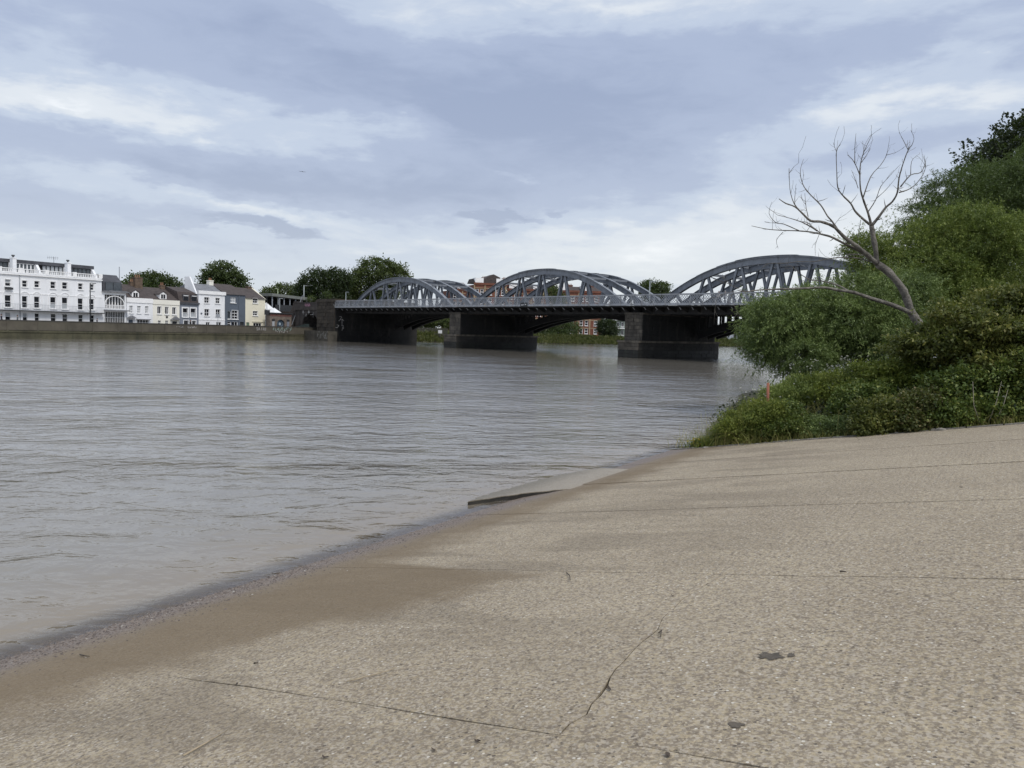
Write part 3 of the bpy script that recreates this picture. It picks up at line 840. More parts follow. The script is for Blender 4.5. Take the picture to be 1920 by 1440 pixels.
def zr(r, ox, oy=460, sc=8.0, off=8.0):
    cx, cy = ox+(r[0]+r[2])/2/sc, oy+(r[1]+r[3])/2/sc
    return (fac(ox+r[0]/sc, cy, off)[0], fac(ox+r[2]/sc, cy, off)[0], fac(cx, oy+r[3]/sc, off)[1], fac(cx, oy+r[1]/sc, off)[1])
class House:
    def __init__(s, name, label, cat, k0, k1, off, group=None):
        s.kc = (k0+k1)/2; s.off = off; s.x0, s.x1 = k0-s.kc, k1-s.kc
        s.e = empty(name, wall_xy(s.kc, off)+(FARZ,), WA); tag(s.e, label, cat, group)
        s.holes = []
    def rc(s, r):
        return (r[0]-s.kc, r[1]-s.kc, r[2]-FARZ, r[3]-FARZ)
    def zl(s, z): return z-FARZ
    def win(s, r, cols=1, rows=2, fr=.07, mf=None, mg=None, blind=0, sill=True, y=.14, surround=0, hole=True, msur=None):
        a, b_, c, d = s.rc(r); c = max(c, .02)
        if hole: s.holes.append((a, b_, c, d))
        else: y = .0
        mf = mf or m_trim; mg = mg or m_glass
        mb = MB(); B = min(fr, .05)
        mb.box(a, a+fr, y-.03, y+.06, c, d).box(b_-fr, b_, y-.03, y+.06, c, d)
        mb.box(a+fr, b_-fr, y-.03, y+.06, c, c+fr).box(a+fr, b_-fr, y-.03, y+.06, d-fr, d)
        for i in range(1, cols): x = a+(b_-a)*i/cols; mb.box(x-B/2, x+B/2, y-.02, y+.05, c+fr, d-fr)
        for i in range(1, rows): z = c+(d-c)*i/rows; mb.box(a+fr, b_-fr, y-.025, y+.055, z-fr*.5, z+fr*.5)
        f = mb.build('window', mf, s.e)
        MB().box(a+.005, b_-.005, y+.062, y+.08, c+.005, d-.005).build('pane', mg, f)
        if blind: MB().box(a+fr, b_-fr, y+.054, y+.0615, d-(d-c)*blind if blind > 0 else c+fr, d-fr if blind > 0 else c-(d-c)*blind).build('blind', m_blind, f)
        if sill: MB().box(a-.12, b_+.12, -.16, y-.032, c-.12, c-.002).build('sill', m_trim, f)
        if surround:
            q = surround
            MB().box(a-q, a-.001, -.05, .02, c, d+q).box(b_+.001, b_+q, -.05, .02, c, d+q).box(a, b_, -.05, .02, d+.001, d+q).build('surround', msur or m_trim, f)
        return f
    def wall(s, z1, dep, m_, z0=FARZ-.2):
        """front wall with real openings, and the three other sides"""
        x0, x1 = s.x0, s.x1; z0, z1 = z0-FARZ, z1-FARZ; mb = MB()
        xs = sorted({x0, x1, *[h[0] for h in s.holes], *[h[1] for h in s.holes]}); zs = sorted({z0, z1, *[h[2] for h in s.holes], *[h[3] for h in s.holes]})
        xs = [x for x in xs if x0 <= x <= x1]; zs = [z for z in zs if z0 <= z <= z1]
        for i in range(len(xs)-1):
            for j in range(len(zs)-1):
                cx, cz = (xs[i]+xs[i+1])/2, (zs[j]+zs[j+1])/2
                if any(h[0] < cx < h[1] and h[2] < cz < h[3] for h in s.holes): continue
                mb.quad((xs[i], 0, zs[j]), (xs[i+1], 0, zs[j]), (xs[i+1], 0, zs[j+1]), (xs[i], 0, zs[j+1]))
        for a, b_, c, d in s.holes:
            rv = .26
            mb.quad((a, 0, c), (a, rv, c), (a, rv, d), (a, 0, d)); mb.quad((b_, 0, c), (b_, 0, d), (b_, rv, d), (b_, rv, c))
            mb.quad((a, 0, d), (a, rv, d), (b_, rv, d), (b_, 0, d)); mb.quad((a, 0, c), (b_, 0, c), (b_, rv, c), (a, rv, c))
        mb.quad((x0, 0, z0), (x0, 0, z1), (x0, dep, z1), (x0, dep, z0)); mb.quad((x1, 0, z0), (x1, dep, z0), (x1, dep, z1), (x1, 0, z1))
        mb.quad((x0, dep, z0), (x0, dep, z1), (x1, dep, z1), (x1, dep, z0)); mb.quad((x0, 0, z1), (x1, 0, z1), (x1, dep, z1), (x0, dep, z1))
        s.dep = dep; s.top = z1
        return mb.build('wall', m_, s.e)
    def box(s, name, m_, x0, x1, y0, y1, z0, z1, par=None):
        return MB().box(x0, x1, y0, y1, z0-FARZ, z1-FARZ).build(name, m_, par or s.e)
    def gable(s, ze, zr_, m_, y0=-.15, y1=None, x0=None, x1=None, ridge=None):
        y1 = y1 or s.dep+.1; x0 = s.x0 if x0 is None else x0; x1 = s.x1 if x1 is None else x1
        rd = ridge or (y0+y1)/2
        return MB().prism([(y0, ze-FARZ), (rd, zr_-FARZ), (y1, ze-FARZ)], x0, x1, 'x').build('roof', m_, s.e)
    def chimney(s, x, y, wd, dp, z0, z1, m_, pots=2):
        z0, z1 = z0-FARZ, z1-FARZ
        c = MB().box(x-wd/2, x+wd/2, y-dp/2, y+dp/2, z0, z1).box(x-wd/2-.06, x+wd/2+.06, y-dp/2-.06, y+dp/2+.06, z1-.18, z1-.02).build('chimney', m_, s.e)
        for i in range(pots):
            px = x+(i-(pots-1)/2)*wd/max(pots, 1)*.8
            MB().tube([(px, y, z1), (px, y, z1+.25), (px, y, z1+.5)], [.13, .11, .12], 8).build('chimney_pot', m_pot, c)
        return c
    def dormer(s, r, y, dep, m_roof, cols=2, m_front=None):
        """a little gabled dormer with a window, its face at depth y"""
        a, b_, c, d = s.rc(r); zt = d-(b_-a)*.34; q = (b_-a)*.17
        body = MB().box(a+.05, b_-.05, y, y+dep, c, zt).prism([(a+.05, zt), (b_-.05, zt), ((a+b_)/2, d-.1)], y, y+dep, 'y').build('dormer', m_front or m_trim, s.e)
        rf = MB()
        mid = (a+b_)/2
        rf.prism([(a-.15, zt-.10), (mid, d), (mid, d+.1), (a-.15, zt+.02)], y-.12, y+dep, 'y'); rf.prism([(mid, d), (b_+.15, zt-.10), (b_+.15, zt+.02), (mid, d+.1)], y-.12, y+dep, 'y')
        rf.build('dormer_roof', m_roof, body)
        w_ = MB()
        for i in range(cols):
            xa = a+q+(b_-a-2*q)*i/cols; xb = a+q+(b_-a-2*q)*(i+1)/cols
            w_.box(xa+.05, xb-.05, y-.02, y+.01, c+.2, zt-.05)
        w_.build('pane', m_glass, body)

# ---- the white terrace: four houses
OFF = 8.0
KB = [fac(-62, 560, OFF)[0], fac(37.5, 560, OFF)[0], fac(87, 560, OFF)[0], fac(139.5, 560, OFF)[0], fac(191, 560, OFF)[0]]
tz1 = fac(100, 460+392/8+5.2, OFF)[1]
TOPZ = 10.35; BALZ = fac(5, 581, OFF)[1]
top_w = [(75, 510, 162, 612), (332, 527, 410, 625), (515, 535, 592, 632), (756, 545, 835, 648), (932, 555, 1012, 655), (1172, 570, 1242, 662), (1345, 582, 1410, 672)]
mid_w = [(72, 745, 170, 930), (330, 760, 415, 938), (512, 768, 598, 942), (755, 775, 842, 950), (930, 782, 1018, 960), (1168, 795, 1248, 968), (1338, 803, 1415, 968)]
low_w = [(80, 1003, 163, 1112), (342, 1013, 413, 1116), (522, 1018, 592, 1124), (762, 1025, 842, 1130), (938, 1030, 1016, 1136), (1177, 1040, 1247, 1142), (1350, 1045, 1415, 1144)]
TL = ['leftmost white stucco terrace house, dark flower box under its top window',
      'white stucco terrace house with white-framed roof windows beside the drainpipe',
      'white stucco terrace house with curtained first-floor windows and tv aerial',
      'white stucco terrace house at the end of the row behind the street lamp']
blinds_t = {0: .45, 1: 0, 2: 0}
for hi_ in range(4):
    k0, k1 = KB[hi_], KB[hi_+1]
    H = House('terrace_house', TL[hi_], 'house', k0+.004, k1-.004, OFF, 'white stucco terrace houses')
    idx = [i for i in range(7) if k0 < zr(mid_w[i], 0)[0] < k1]
    bz = BALZ
    for i in idx:
        rt, rm, rl = zr(top_w[i], 0), zr(mid_w[i], 0), zr(low_w[i], 0)
        H.win(rt, 1, 2, .06, blind=(.45 if i == 0 else 0), surround=.10)
        H.win(rm, 1, 2, .07, blind=(-.45 if i in (3, 4) else 0), surround=.0)
        H.win((rl[0], rl[1], FARZ+.75, rl[3]), 1, 2, .06, blind=(.5 if i in (0, 1) else 0))
        # blind arch moulding over the first-floor window
        a, b_, c, d = H.rc(rm); cx = (a+b_)/2; rad = (b_-a)/2+.30; am = MB(); n = 12
        pts = [(cx+rad*math.cos(PI-PI*q/n), d-.05+rad*1.02*math.sin(PI*q/n)) for q in range(n+1)]
        pts = [(pts[0][0], c)]+pts+[(pts[-1][0], c)]
        for p, q in zip(pts[:-1], pts[1:]): am.bar((p[0], -.03, p[1]), (q[0], -.03, q[1]), .10, .12, up=(0, 1, 0))
        am.build('arch_moulding', m_trim, H.e)
    if hi_ == 0:
        a, b_, c, d = H.rc(zr((62, 632, 178, 662), 0)); MB().box(a, b_, -.45, -.17, c, d).build('window_box', m_ironw, H.e)
        rm = zr(mid_w[0], 0); rt = zr(top_w[0], 0); dk = 1.95
        for q in (1, 2):
            for rr_ in (rm, rt): H.win((rr_[0]-dk*q*1.28, rr_[1]-dk*q*1.28, rr_[2], rr_[3]), 1, 2, .07)
    H.wall(TOPZ, 11, m_white)
    H.box('string_course', m_trim, H.x0, H.x1, -.06, .0, 7.05, 7.18)
    H.box('cornice', m_trim, H.x0, H.x1, -.28, .02, TOPZ-.32, TOPZ-.12)
    # balustrade along the roof edge
    bal = H.box('balustrade', m_trim, H.x0, H.x1, -.06, .16, TOPZ+.62, TOPZ+.74)
    H.box('balustrade_base', m_trim, H.x0, H.x1, -.08, .18, TOPZ+.001, TOPZ+.14)
    nb = int((H.x1-H.x0)/.30); 
    for q in range(nb):
        x = H.x0+(q+.5)*(H.x1-H.x0)/nb
        if q % 15 == 0: H.box('pedestal', m_trim, x-.28, x+.28, -.10, .20, TOPZ+.14, TOPZ+.85, bal)
        else: MB().tube([(x, .05, TOPZ+.14-FARZ), (x, .05, TOPZ+.3-FARZ), (x, .05, TOPZ+.62-FARZ)], [.05, .085, .04], 6).build('baluster', m_trim, bal)
    # set-back roof storey
    y0 = 2.6; zt = TOPZ+2.30
    H.box('roof_storey', m_dark, H.x0, H.x1, y0+.05, 9.5, TOPZ, zt-.02)
    rs = H.box('roof_fascia', m_slate, H.x0, H.x1, y0-.3, 9.6, zt-.55, zt)
    npn = 5 if hi_ != 0 else 9
    pm_ = m_trim if hi_ == 1 else m_ironw
    for q in range(npn):
        xa = H.x0+.7+(H.x1-H.x0-1.2)*q/npn; xb = H.x0+.7+(H.x1-H.x0-1.2)*(q+1)/npn
        wv_ = MB().box(xa, xa+.08, y0-.08, y0+.04, TOPZ-FARZ, zt-.55-FARZ).box(xb-.08, xb, y0-.08, y0+.04, TOPZ-FARZ, zt-.55-FARZ).box(xa+.08, xb-.08, y0-.08, y0+.04, TOPZ+.05-FARZ, TOPZ+.14-FARZ).box(xa+.08, xb-.08, y0-.08, y0+.04, zt-.65-FARZ, zt-.552-FARZ).build('roof_window', pm_, H.e)
        MB().box(xa+.08, xb-.08, y0+.0, y0+.03, TOPZ+.14-FARZ, zt-.65-FARZ).build('pane', [m_glass2, m_glass2, m_blind, m_glass2][hi_], wv_)
    # party wall sloping up to the back
    MB().prism([(.9, TOPZ-FARZ), (2.9, TOPZ+2.35-FARZ), (9.5, TOPZ+2.35-FARZ), (9.5, TOPZ-FARZ)], H.x1-.42, H.x1-.02, 'x').build('party_wall', m_white, H.e)
    if hi_ in (0, 2):
        H.chimney(H.x1-.15, 1.6, .6, .9, TOPZ+.16, TOPZ+2.5, m_white, 0)
        MB().tube([(H.x1-.15, 1.6, TOPZ+2.5-FARZ), (H.x1-.15, 1.6, TOPZ+2.7-FARZ), (H.x1-.15, 1.6, TOPZ+2.75-FARZ), (H.x1-.15, 1.6, TOPZ+2.95-FARZ)], [.12, .12, .28, .22], 8).build('flue_cowl', m_ironw, H.e)
    # first-floor balcony
    MB().box(H.x0, H.x1, -.95, -.001, bz-FARZ-.10, bz-FARZ+.05).build('balcony_floor', m_ironw, H.e)
    rl_ = MB().box(H.x0, H.x1, -.93, -.90, bz-FARZ+1.0, bz-FARZ+1.04).box(H.x0, H.x1, -.925, -.905, bz-FARZ+.12, bz-FARZ+.15)
    n = int((H.x1-H.x0)/.24)
    for q in range(n):
        x = H.x0+(q+.5)*(H.x1-H.x0)/n; rl_.box(x-.010, x+.010, -.924, -.906, bz-FARZ+.05, bz-FARZ+1.0)
    rl_.build('balcony_railing', m_irong, H.e)
    if hi_ in (0, ): MB().tube([(H.x1-.05, -.09, .2), (H.x1-.05, -.09, TOPZ-FARZ-.3)], .06, 6).build('drainpipe', m_irong, H.e)
    if hi_ == 2:   # tv aerial
        ae = MB().tube([(H.x1-1.2, 4, TOPZ+2.0-FARZ), (H.x1-1.2, 4, TOPZ+3.4-FARZ)], .03, 5)
        ae.bar((H.x1-2.3, 4, TOPZ+3.2-FARZ), (H.x1-.4, 4, TOPZ+3.3-FARZ), .03, .03)
        for q in range(6): ae.bar((H.x1-2.2+q*.32, 4, TOPZ+2.95-FARZ), (H.x1-2.2+q*.32, 4, TOPZ+3.5-FARZ), .02, .02)
        ae.build('aerial', m_ironw, H.e)

# ---- white house with glazed loft and arched veranda
k0, k1 = KB[4]+.01, fac(236.5, 570, OFF)[0]
H = House('loft_house', 'white house with black glazed loft and arched timber veranda', 'house', k0, k1, OFF)
ze = fac(212, 460+705/8, OFF)[1]
va, vb, vc, vd = H.rc(zr((1570, 745, 1872, 955), 0)); ga, gb, gc, gd = H.rc(zr((1570, 1000, 1872, 1145), 0))
H.holes += [(va, vb, vc, vd), (ga, gb, .02, gd)]
H.wall(ze, 10, m_white)
H.box('eaves', m_slate2, H.x0-.05, H.x1+.35, -.5, .3, ze, ze+.16)
MB().box(va, vb, .9, .95, vc, vd).build('veranda_glazing', m_glass, H.e)
ver = MB()
for q in range(7):
    x = va+(vb-va)*(q+.5)/7; ver.box(x-.10, x+.10, .75, .9, vc, vd)
ver.build('veranda_posts', m_trim, H.e)
arc = MB(); n = 16; cx = (va+vb)/2; rx = (vb-va)/2-.05; rzz = (vd-vc)*.62
P = [(cx+rx*math.cos(PI-PI*q/n), vc+(vd-vc)*.30+rzz*math.sin(PI*q/n)) for q in range(n+1)]
for p, q in zip(P[:-1], P[1:]): arc.bar((p[0], .06, p[1]), (q[0], .06, q[1]), .14, .16, up=(0, 1, 0))
for xx in (va+.08, vb-.08): arc.box(xx-.08, xx+.08, 0, .14, vc, vc+(vd-vc)*.34)
arc.build('veranda_arch', m_trim, H.e)
rail = MB().box(va, vb, -.02, .10, vc+.62, vc+.72).box(va, vb, -.02, .10, vc, vc+.08)
for q in range(16): x = va+(vb-va)*(q+.5)/16; rail.box(x-.04, x+.04, 0, .08, vc+.08, vc+.62)
rail.build('veranda_rail', m_trim, H.e)
H.box('canopy', m_slate2, H.x0+.3, H.x1+.1, -.95, .0, gd+FARZ+.18, gd+FARZ+.38)
MB().box(ga, gb, .30, .34, .02, gd).build('shopfront_glass', m_glass, H.e)
sf = MB()
for q in range(13): x = ga+(gb-ga)*q/12; sf.box(x-.03, x+.03, .2, .3, .02, gd)
sf.box(ga, gb, .19, .3, gd*.62, gd*.62+.07).build('shopfront_bars', m_trim, H.e)
l0, l1 = fac(191, 520, OFF+2.0)[0]-H.kc, fac(227, 520, OFF+2.0)[0]-H.kc
lz0, lz1 = ze, fac(208, 460+446/8, OFF+3.5)[1]; lm = fac(208, 460+548/8, OFF+2)[1]
MB().prism([(1.6, lz0-FARZ), (1.8, lm-FARZ), (3.4, lz1-FARZ), (9, lz1-FARZ), (9, lz0-FARZ)], l0, l1, 'x').build('loft_roof', m_slate, H.e)
lg = MB()
for q in range(2):
    xa, xb = l0+.35+(l1-l0-.7)*q/2, l0+.35+(l1-l0-.7)*(q+1)/2
    lg.box(xa+.05, xb-.05, 1.5, 1.62, lz0-FARZ+.25, lm-FARZ-.1)
lg.build('loft_glazing', m_glass2, H.e)
MB().box(l0+.1, H.x1+.2, -.1, 1.5, ze+.16-FARZ, ze+.32-FARZ).build('terrace_parapet', m_slate2, H.e)
MB().tube([(l1+.3, 3, ze-FARZ), (l1+.3, 3, lz1+1.6-FARZ)], .07, 6).build('flue', m_irong, H.e)

# ---- two cottages with dormers under one brown roof line
ca, cb, cc = fac(237.5, 580, OFF)[0], fac(286.5, 580, OFF)[0], fac(336.5, 580, OFF)[0]
ze = fac(285, 460+812/8, OFF)[1]; zrd = fac(285, 460+612/8, OFF+4.5)[1]
H = House('cottage', 'small white cottage with three pale sash windows and a dormer', 'house', ca, cb-.004, OFF, 'dormer cottages')
for r in ((500, 905, 552, 1015), (617, 908, 668, 1018), (735, 912, 785, 1022)): H.win(zr(r, 180), 2, 3, .06, mg=m_blind, surround=.08)
H.win(zr((620, 1118, 790, 1190), 180), 4, 2, .06)
da, db, dc, dd = H.rc(zr((488, 1112, 556, 1190), 180)); H.holes.append((da, db, .02, dd)); MB().box(da, db, .15, .2, .02, dd).build('door', m_bluegrey, H.e)
H.wall(ze, 9, m_white)
H.box('parapet', m_trim, H.x0, H.x1, -.12, .1, ze-.75, ze+.12)
hx = (da+db)/2; MB().prism([(hx-.85, dd+.25), (hx+.85, dd+.25), (hx, dd+.75)], -.6, -.01, 'y').build('door_hood', m_slate2, H.e)
H.box('shop_canopy', m_slate2, *[H.rc(zr((600, 1105, 805, 1116), 180))[i] for i in (0, 1)], -.5, -.01, zr((600, 1105, 805, 1116), 180)[2], zr((600, 1105, 805, 1116), 180)[3])
H.gable(ze+.1, zrd, m_tile, .12, 9.2)
H.dormer(zr((562, 668, 672, 800), 180), .5, 3.0, m_tile)
H.chimney(H.x0+3.9, 4.6, .8, .7, zrd-.6, zrd+.6, m_brickch, 2)
H.chimney(H.x1-.35, 4.2, 1.5, 1.0, ze+1.2, zrd+1.45, m_brickch, 3)
H = House('cottage', 'small cream cottage with round plaque, dormer and pointed door hood', 'house', cb+.004, cc, OFF, 'dormer cottages')
for r in ((918, 915, 980, 1030), (1033, 920, 1090, 1035), (1143, 928, 1202, 1040)): H.win(zr(r, 180), 2, 1, .10, surround=.05)
for r in ((930, 1128, 975, 1190), (1040, 1128, 1085, 1190)): H.win(zr(r, 180), 2, 2, .05)
da, db, dc, dd = H.rc(zr((1145, 1140, 1215, 1200), 180)); H.holes.append((da, db, .02, dd)); MB().box(da, db, .15, .2, .02, dd).build('door', m_ironw, H.e)
H.wall(ze-.1, 9, m_cream)
H.box('parapet', m_cream, H.x0, H.x1, -.12, .1, ze-.85, ze+.02)
hx = (da+db)/2; MB().prism([(hx-1.0, dd+.3), (hx+1.0, dd+.3), (hx, dd+.95)], -.6, -.01, 'y').build('door_hood', m_slate2, H.e)
a, b_, c, d = H.rc(zr((1047, 1065, 1078, 1088), 180)); MB().tube([((a+b_)/2, -.05, (c+d)/2), ((a+b_)/2, .0, (c+d)/2)], (b_-a)/2, 12).build('plaque', m_ironw, H.e)
H.gable(ze, zrd-.25, m_tile, .12, 9.2)
H.dormer(zr((978, 692, 1086, 815), 180), .5, 3.0, m_tile)
H.chimney(H.x1-.6, 4.6, .9, .7, zrd-.9, zrd+.35, m_brickch, 2)

# ---- narrow grey-blue house with a black mansard
k0, k1 = cc+.01, fac(372.3, 580, OFF)[0]
H = House('mansard_house', 'narrow grey-blue house with white window surrounds and a dark mansard', 'house', k0, k1, OFF)
for r in ((1300, 942, 1378, 1078), (1418, 946, 1497, 1080)):
    f = H.win(zr(r, 180), 1, 2, .07, blind=-.5, surround=.22)
for r in ((1315, 1125, 1390, 1195), (1440, 1130, 1497, 1195)): H.win(zr(r, 180), 1, 1, .06, surround=.12)
ze = fac(354, 460+872/8, OFF)[1]; zm = fac(354, 460+705/8, OFF+.9)[1]; zrd = fac(354, 460+638/8, OFF+4)[1]
H.wall(ze, 9, m_grey)
H.box('cornice', m_slate, H.x0, H.x1+.1, -.3, .05, ze-.12, ze+.2)
MB().prism([(0.06, ze+.2-FARZ), (.75, zm-FARZ), (4.2, zrd-FARZ), (9, zm-FARZ), (9, ze+.2-FARZ)], H.x0, H.x1, 'x').build('roof', m_tile, H.e)
for r in ((1303, 748, 1368, 825), (1428, 755, 1492, 832)):
    a, b_, c, d = H.rc(zr(r, 180, off=OFF+.4))
    dm = MB().box(a-.12, b_+.12, .15, 1.4, c-.1, d+.12).build('dormer', m_slate, H.e); MB().box(a, b_, .12, .16, c, d).build('pane', m_glass, dm); MB().box(a-.05, b_+.05, .09, .118, d-.16, d-.04).build('dormer_frame', m_trim, dm)

# ---- tall white house with parapet
k0, k1 = fac(372.5, 580, OFF)[0], fac(421.5, 580, OFF)[0]
H = House('villa', 'plain white three-storey house with slate roof and gable chimney wall', 'house', k0, k1, OFF)
for r in ((183, 778, 258, 865), (352, 788, 418, 872), (185, 955, 258, 1060), (355, 960, 425, 1065)): H.win(zr(r, 360), 2, 2, .06, surround=.14)
for r in ((208, 1152, 268, 1200), (365, 1152, 440, 1200)): H.win(zr(r, 360), 2, 1, .06)
ze = fac(396, 460+738/8, OFF)[1]; zp = fac(396, 460+688/8, OFF)[1]; zrd = fac(396, 460+590/8, OFF+3.5)[1]
H.wall(ze, 9, m_cream if False else m_white)
H.box('parapet', m_trim, H.x0-.12, H.x1+.12, -.25, .25, ze, zp)
H.box('string_course', m_trim, H.x0, H.x1, -.07, -.001, fac(396, 460+1125/8, OFF)[1], fac(396, 460+1108/8, OFF)[1])
H.gable(ze+.3, zrd, m_slate2, .3, 9.0, ridge=3.8)
MB().prism([(.3, ze-FARZ), (2.4, zrd+1.2-FARZ), (3.9, zrd+1.2-FARZ), (3.9, ze-FARZ)], H.x0-.35, H.x0-.02, 'x').build('gable_wall', m_white, H.e)
H.chimney(H.x1-.5, 4.0, 1.0, .9, zrd-.5, zrd+.9, m_cream, 2)
a, b_, c, d = H.rc(zr((128, 1012, 152, 1032), 360)); MB().tube([((a+b_)/2, -.05, (c+d)/2), ((a+b_)/2, .0, (c+d)/2)], .2, 10).build('plaque', m_bluegrey, H.e)

# ---- blue house and yellow house
ke, kf, kg = k1+.01, fac(460, 590, OFF)[0], fac(497, 590, OFF)[0]
ze = fac(440, 460+742/8, OFF)[1]; zrd = fac(455, 460+606/8, OFF+4.5)[1]
H = House('blue_house', 'dark slate-blue house with white french windows over the street', 'house', ke, kf-.004, OFF)
H.win(zr((578, 780, 655, 862), 360), 2, 2, .09, mg=m_blind)
H.win(zr((597, 975, 688, 1108), 360), 2, 3, .09, surround=.06); H.win(zr((535, 985, 588, 1105), 360), 1, 1, .07, mg=m_glass2)
H.win(zr((597, 1145, 688, 1205), 360), 2, 1, .09); H.win(zr((535, 1145, 588, 1205), 360), 1, 2, .09)
da, db, dc, dd = H.rc(zr((715, 1150, 780, 1210), 360)); H.holes.append((da, db, .02, dd)); MB().box(da, db, .2, .25, .02, dd).build('door', m_ironw, H.e)
H.wall(ze, 9, m_bluegrey)
xp = H.rc(zr((700, 1000, 715, 1010), 360)); H.box('pilaster', m_bluegrey, xp[0], xp[1], -.1, -.001, FARZ, ze-.05)
H.gable(ze, zrd, m_tile, -.25, 9.2)
H = House('yellow_house', 'pale yellow house at the end of the row beside the station', 'house', kf+.004, kg, OFF)
for r in ((912, 795, 985, 868), (912, 985, 985, 1055)): H.win(zr(r, 360), 2, 2, .08, surround=.05)
H.win(zr((920, 1165, 1045, 1215), 360), 3, 1, .08)
da, db, dc, dd = H.rc(zr((815, 1155, 862, 1215), 360)); H.holes.append((da, db, .02, dd)); MB().box(da, db, .1, .15, .02, dd).build('door', mat('green_door', (.12, .17, .12), .6), H.e)
zey = ze-.55
H.wall(zey, 9, m_cream2)
H.box('shop_fascia', m_cream2, H.rc(zr((900, 1138, 1065, 1150), 360))[0], H.x1, -.12, -.001, zr((900, 1138, 1065, 1150), 360)[2], zr((900, 1138, 1065, 1150), 360)[3])
H.gable(zey, zrd-.45, m_tile, -.25, 9.2)
MB().prism([(.0, zey-FARZ), (4.4, zrd-.3-FARZ), (5.0, zrd-.3-FARZ), (9.2, zey-FARZ)], H.x1, H.x1+.3, 'x').build('gable_wall', m_cream2, H.e)
H.chimney(H.x1-.6, 4.6, 1.0, .8, zrd-.9, zrd-.05, m_brickch, 0)
# ================================================================== FOLIAGE KIT
def leaves_mesh(name, P, A, Nn, L, W, m_, parent, fold=.18):
    """one rhombic leaf per row: P base, A axis, Nn normal, L length, W width"""
    n = len(P); L = np.broadcast_to(L, (n,))[:, None]; W = np.broadcast_to(W, (n,))[:, None]
    A = A/np.maximum(np.linalg.norm(A, axis=1, keepdims=True), 1e-6)
    S = np.cross(Nn, A); S = S/np.maximum(np.linalg.norm(S, axis=1, keepdims=True), 1e-6); U = np.cross(A, S)
    V = np.empty((n, 4, 3), np.float32)
    V[:, 0] = P; V[:, 1] = P+A*L*.45+S*W*.5+U*W*fold; V[:, 2] = P+A*L; V[:, 3] = P+A*L*.45-S*W*.5+U*W*fold
    F = np.arange(n*4, dtype=np.int32).reshape(n, 4)
    return fast_mesh(name, V.reshape(-1, 3), F, m_, parent)
def on_ellipsoids(ells, n, rs, skin=.30):
    """random points near the skin of a set of ellipsoids, with outward directions; points deep inside another are dropped"""
    c = np.array([e[0] for e in ells], float); r = np.array([e[1] for e in ells], float)
    wgt = (r[:, 0]*r[:, 1]+r[:, 1]*r[:, 2]+r[:, 0]*r[:, 2]); wgt /= wgt.sum()
    out_p, out_d = [], []; got = 0
    while got < n:
        m = n*2; k = rs.choice(len(ells), m, p=wgt)
        d = rs.randn(m, 3); d /= np.linalg.norm(d, axis=1, keepdims=True)
        rad = 1-np.abs(rs.randn(m, 1))*skin*.6; rad = np.clip(rad, .1, 1.03)
        p = c[k]+d*r[k]*rad
        q = ((p[:, None, :]-c[None])/r[None]); inside = (q**2).sum(-1)
        inside[np.arange(m), k] = 9
        ok = (inside.min(1) > .55)
        out_p.append(p[ok]); out_d.append((d/r[k])[ok]/np.linalg.norm((d/r[k])[ok], axis=1, keepdims=True)); got += ok.sum()
    return np.concatenate(out_p)[:n], np.concatenate(out_d)[:n]
def clump_crown(name, ells, nclump, per, spread, L, W, m_, parent, seed, flat=.7, skin=.3):
    """broad leaves in clumps"""
    rs = np.random.RandomState(seed); c, d = on_ellipsoids(ells, nclump, rs, skin)
    sz = spread*rs.uniform(.5, 1.35, (nclump, 1, 1))
    P = c[:, None, :]+rs.randn(nclump, per, 3)*sz*np.array([1, 1, flat])
    n = nclump*per; P = P.reshape(-1, 3)
    A = np.repeat(d, per, 0)*.7+rs.randn(n, 3)*.8; A[:, 2] -= .15
    Nn = rs.randn(n, 3)*.6+np.array([0, 0, 1.0])+np.repeat(d, per, 0)*.5
    return leaves_mesh(name, P, A, Nn, L*rs.uniform(.6, 1.25, n), W*rs.uniform(.6, 1.25, n), m_, parent)
def twig_crown(name, ells, ntwig, per, tl, L, W, m_, parent, seed, droop=.35, rise=.35, skin=.3, jit=.035):
    """narrow leaves set along arching twigs"""
    rs = np.random.RandomState(seed); c, d = on_ellipsoids(ells, ntwig, rs, skin)
    d = d+rs.randn(ntwig, 3)*.45; d[:, 2] += rise; d /= np.linalg.norm(d, axis=1, keepdims=True)
    ln = tl*rs.uniform(.5, 1.4, (ntwig, 1))
    t = (np.arange(per)+.5)/per; t = t[None, :]+rs.uniform(-.02, .02, (ntwig, per))
    P = c[:, None, :]+d[:, None, :]*(ln*t)[:, :, None]
    P[:, :, 2] -= droop*(ln*t*t)
    P = P.reshape(-1, 3)+rs.randn(ntwig*per, 3)*jit; n = len(P)
    tan = np.repeat(d, per, 0); tan[:, 2] -= 2*droop*t.ravel()
    side = rs.randn(n, 3); A = tan*.8+side*.55; A[:, 2] -= .12
    Nn = rs.randn(n, 3)*.7+np.array([0, 0, 1.0])
    return leaves_mesh(name, P, A, Nn, L*rs.uniform(.6, 1.3, n), W*rs.uniform(.7, 1.3, n), m_, parent)
m_bark = mat('bark', (.075, .062, .048), .95, .3, 5, .02, 18)
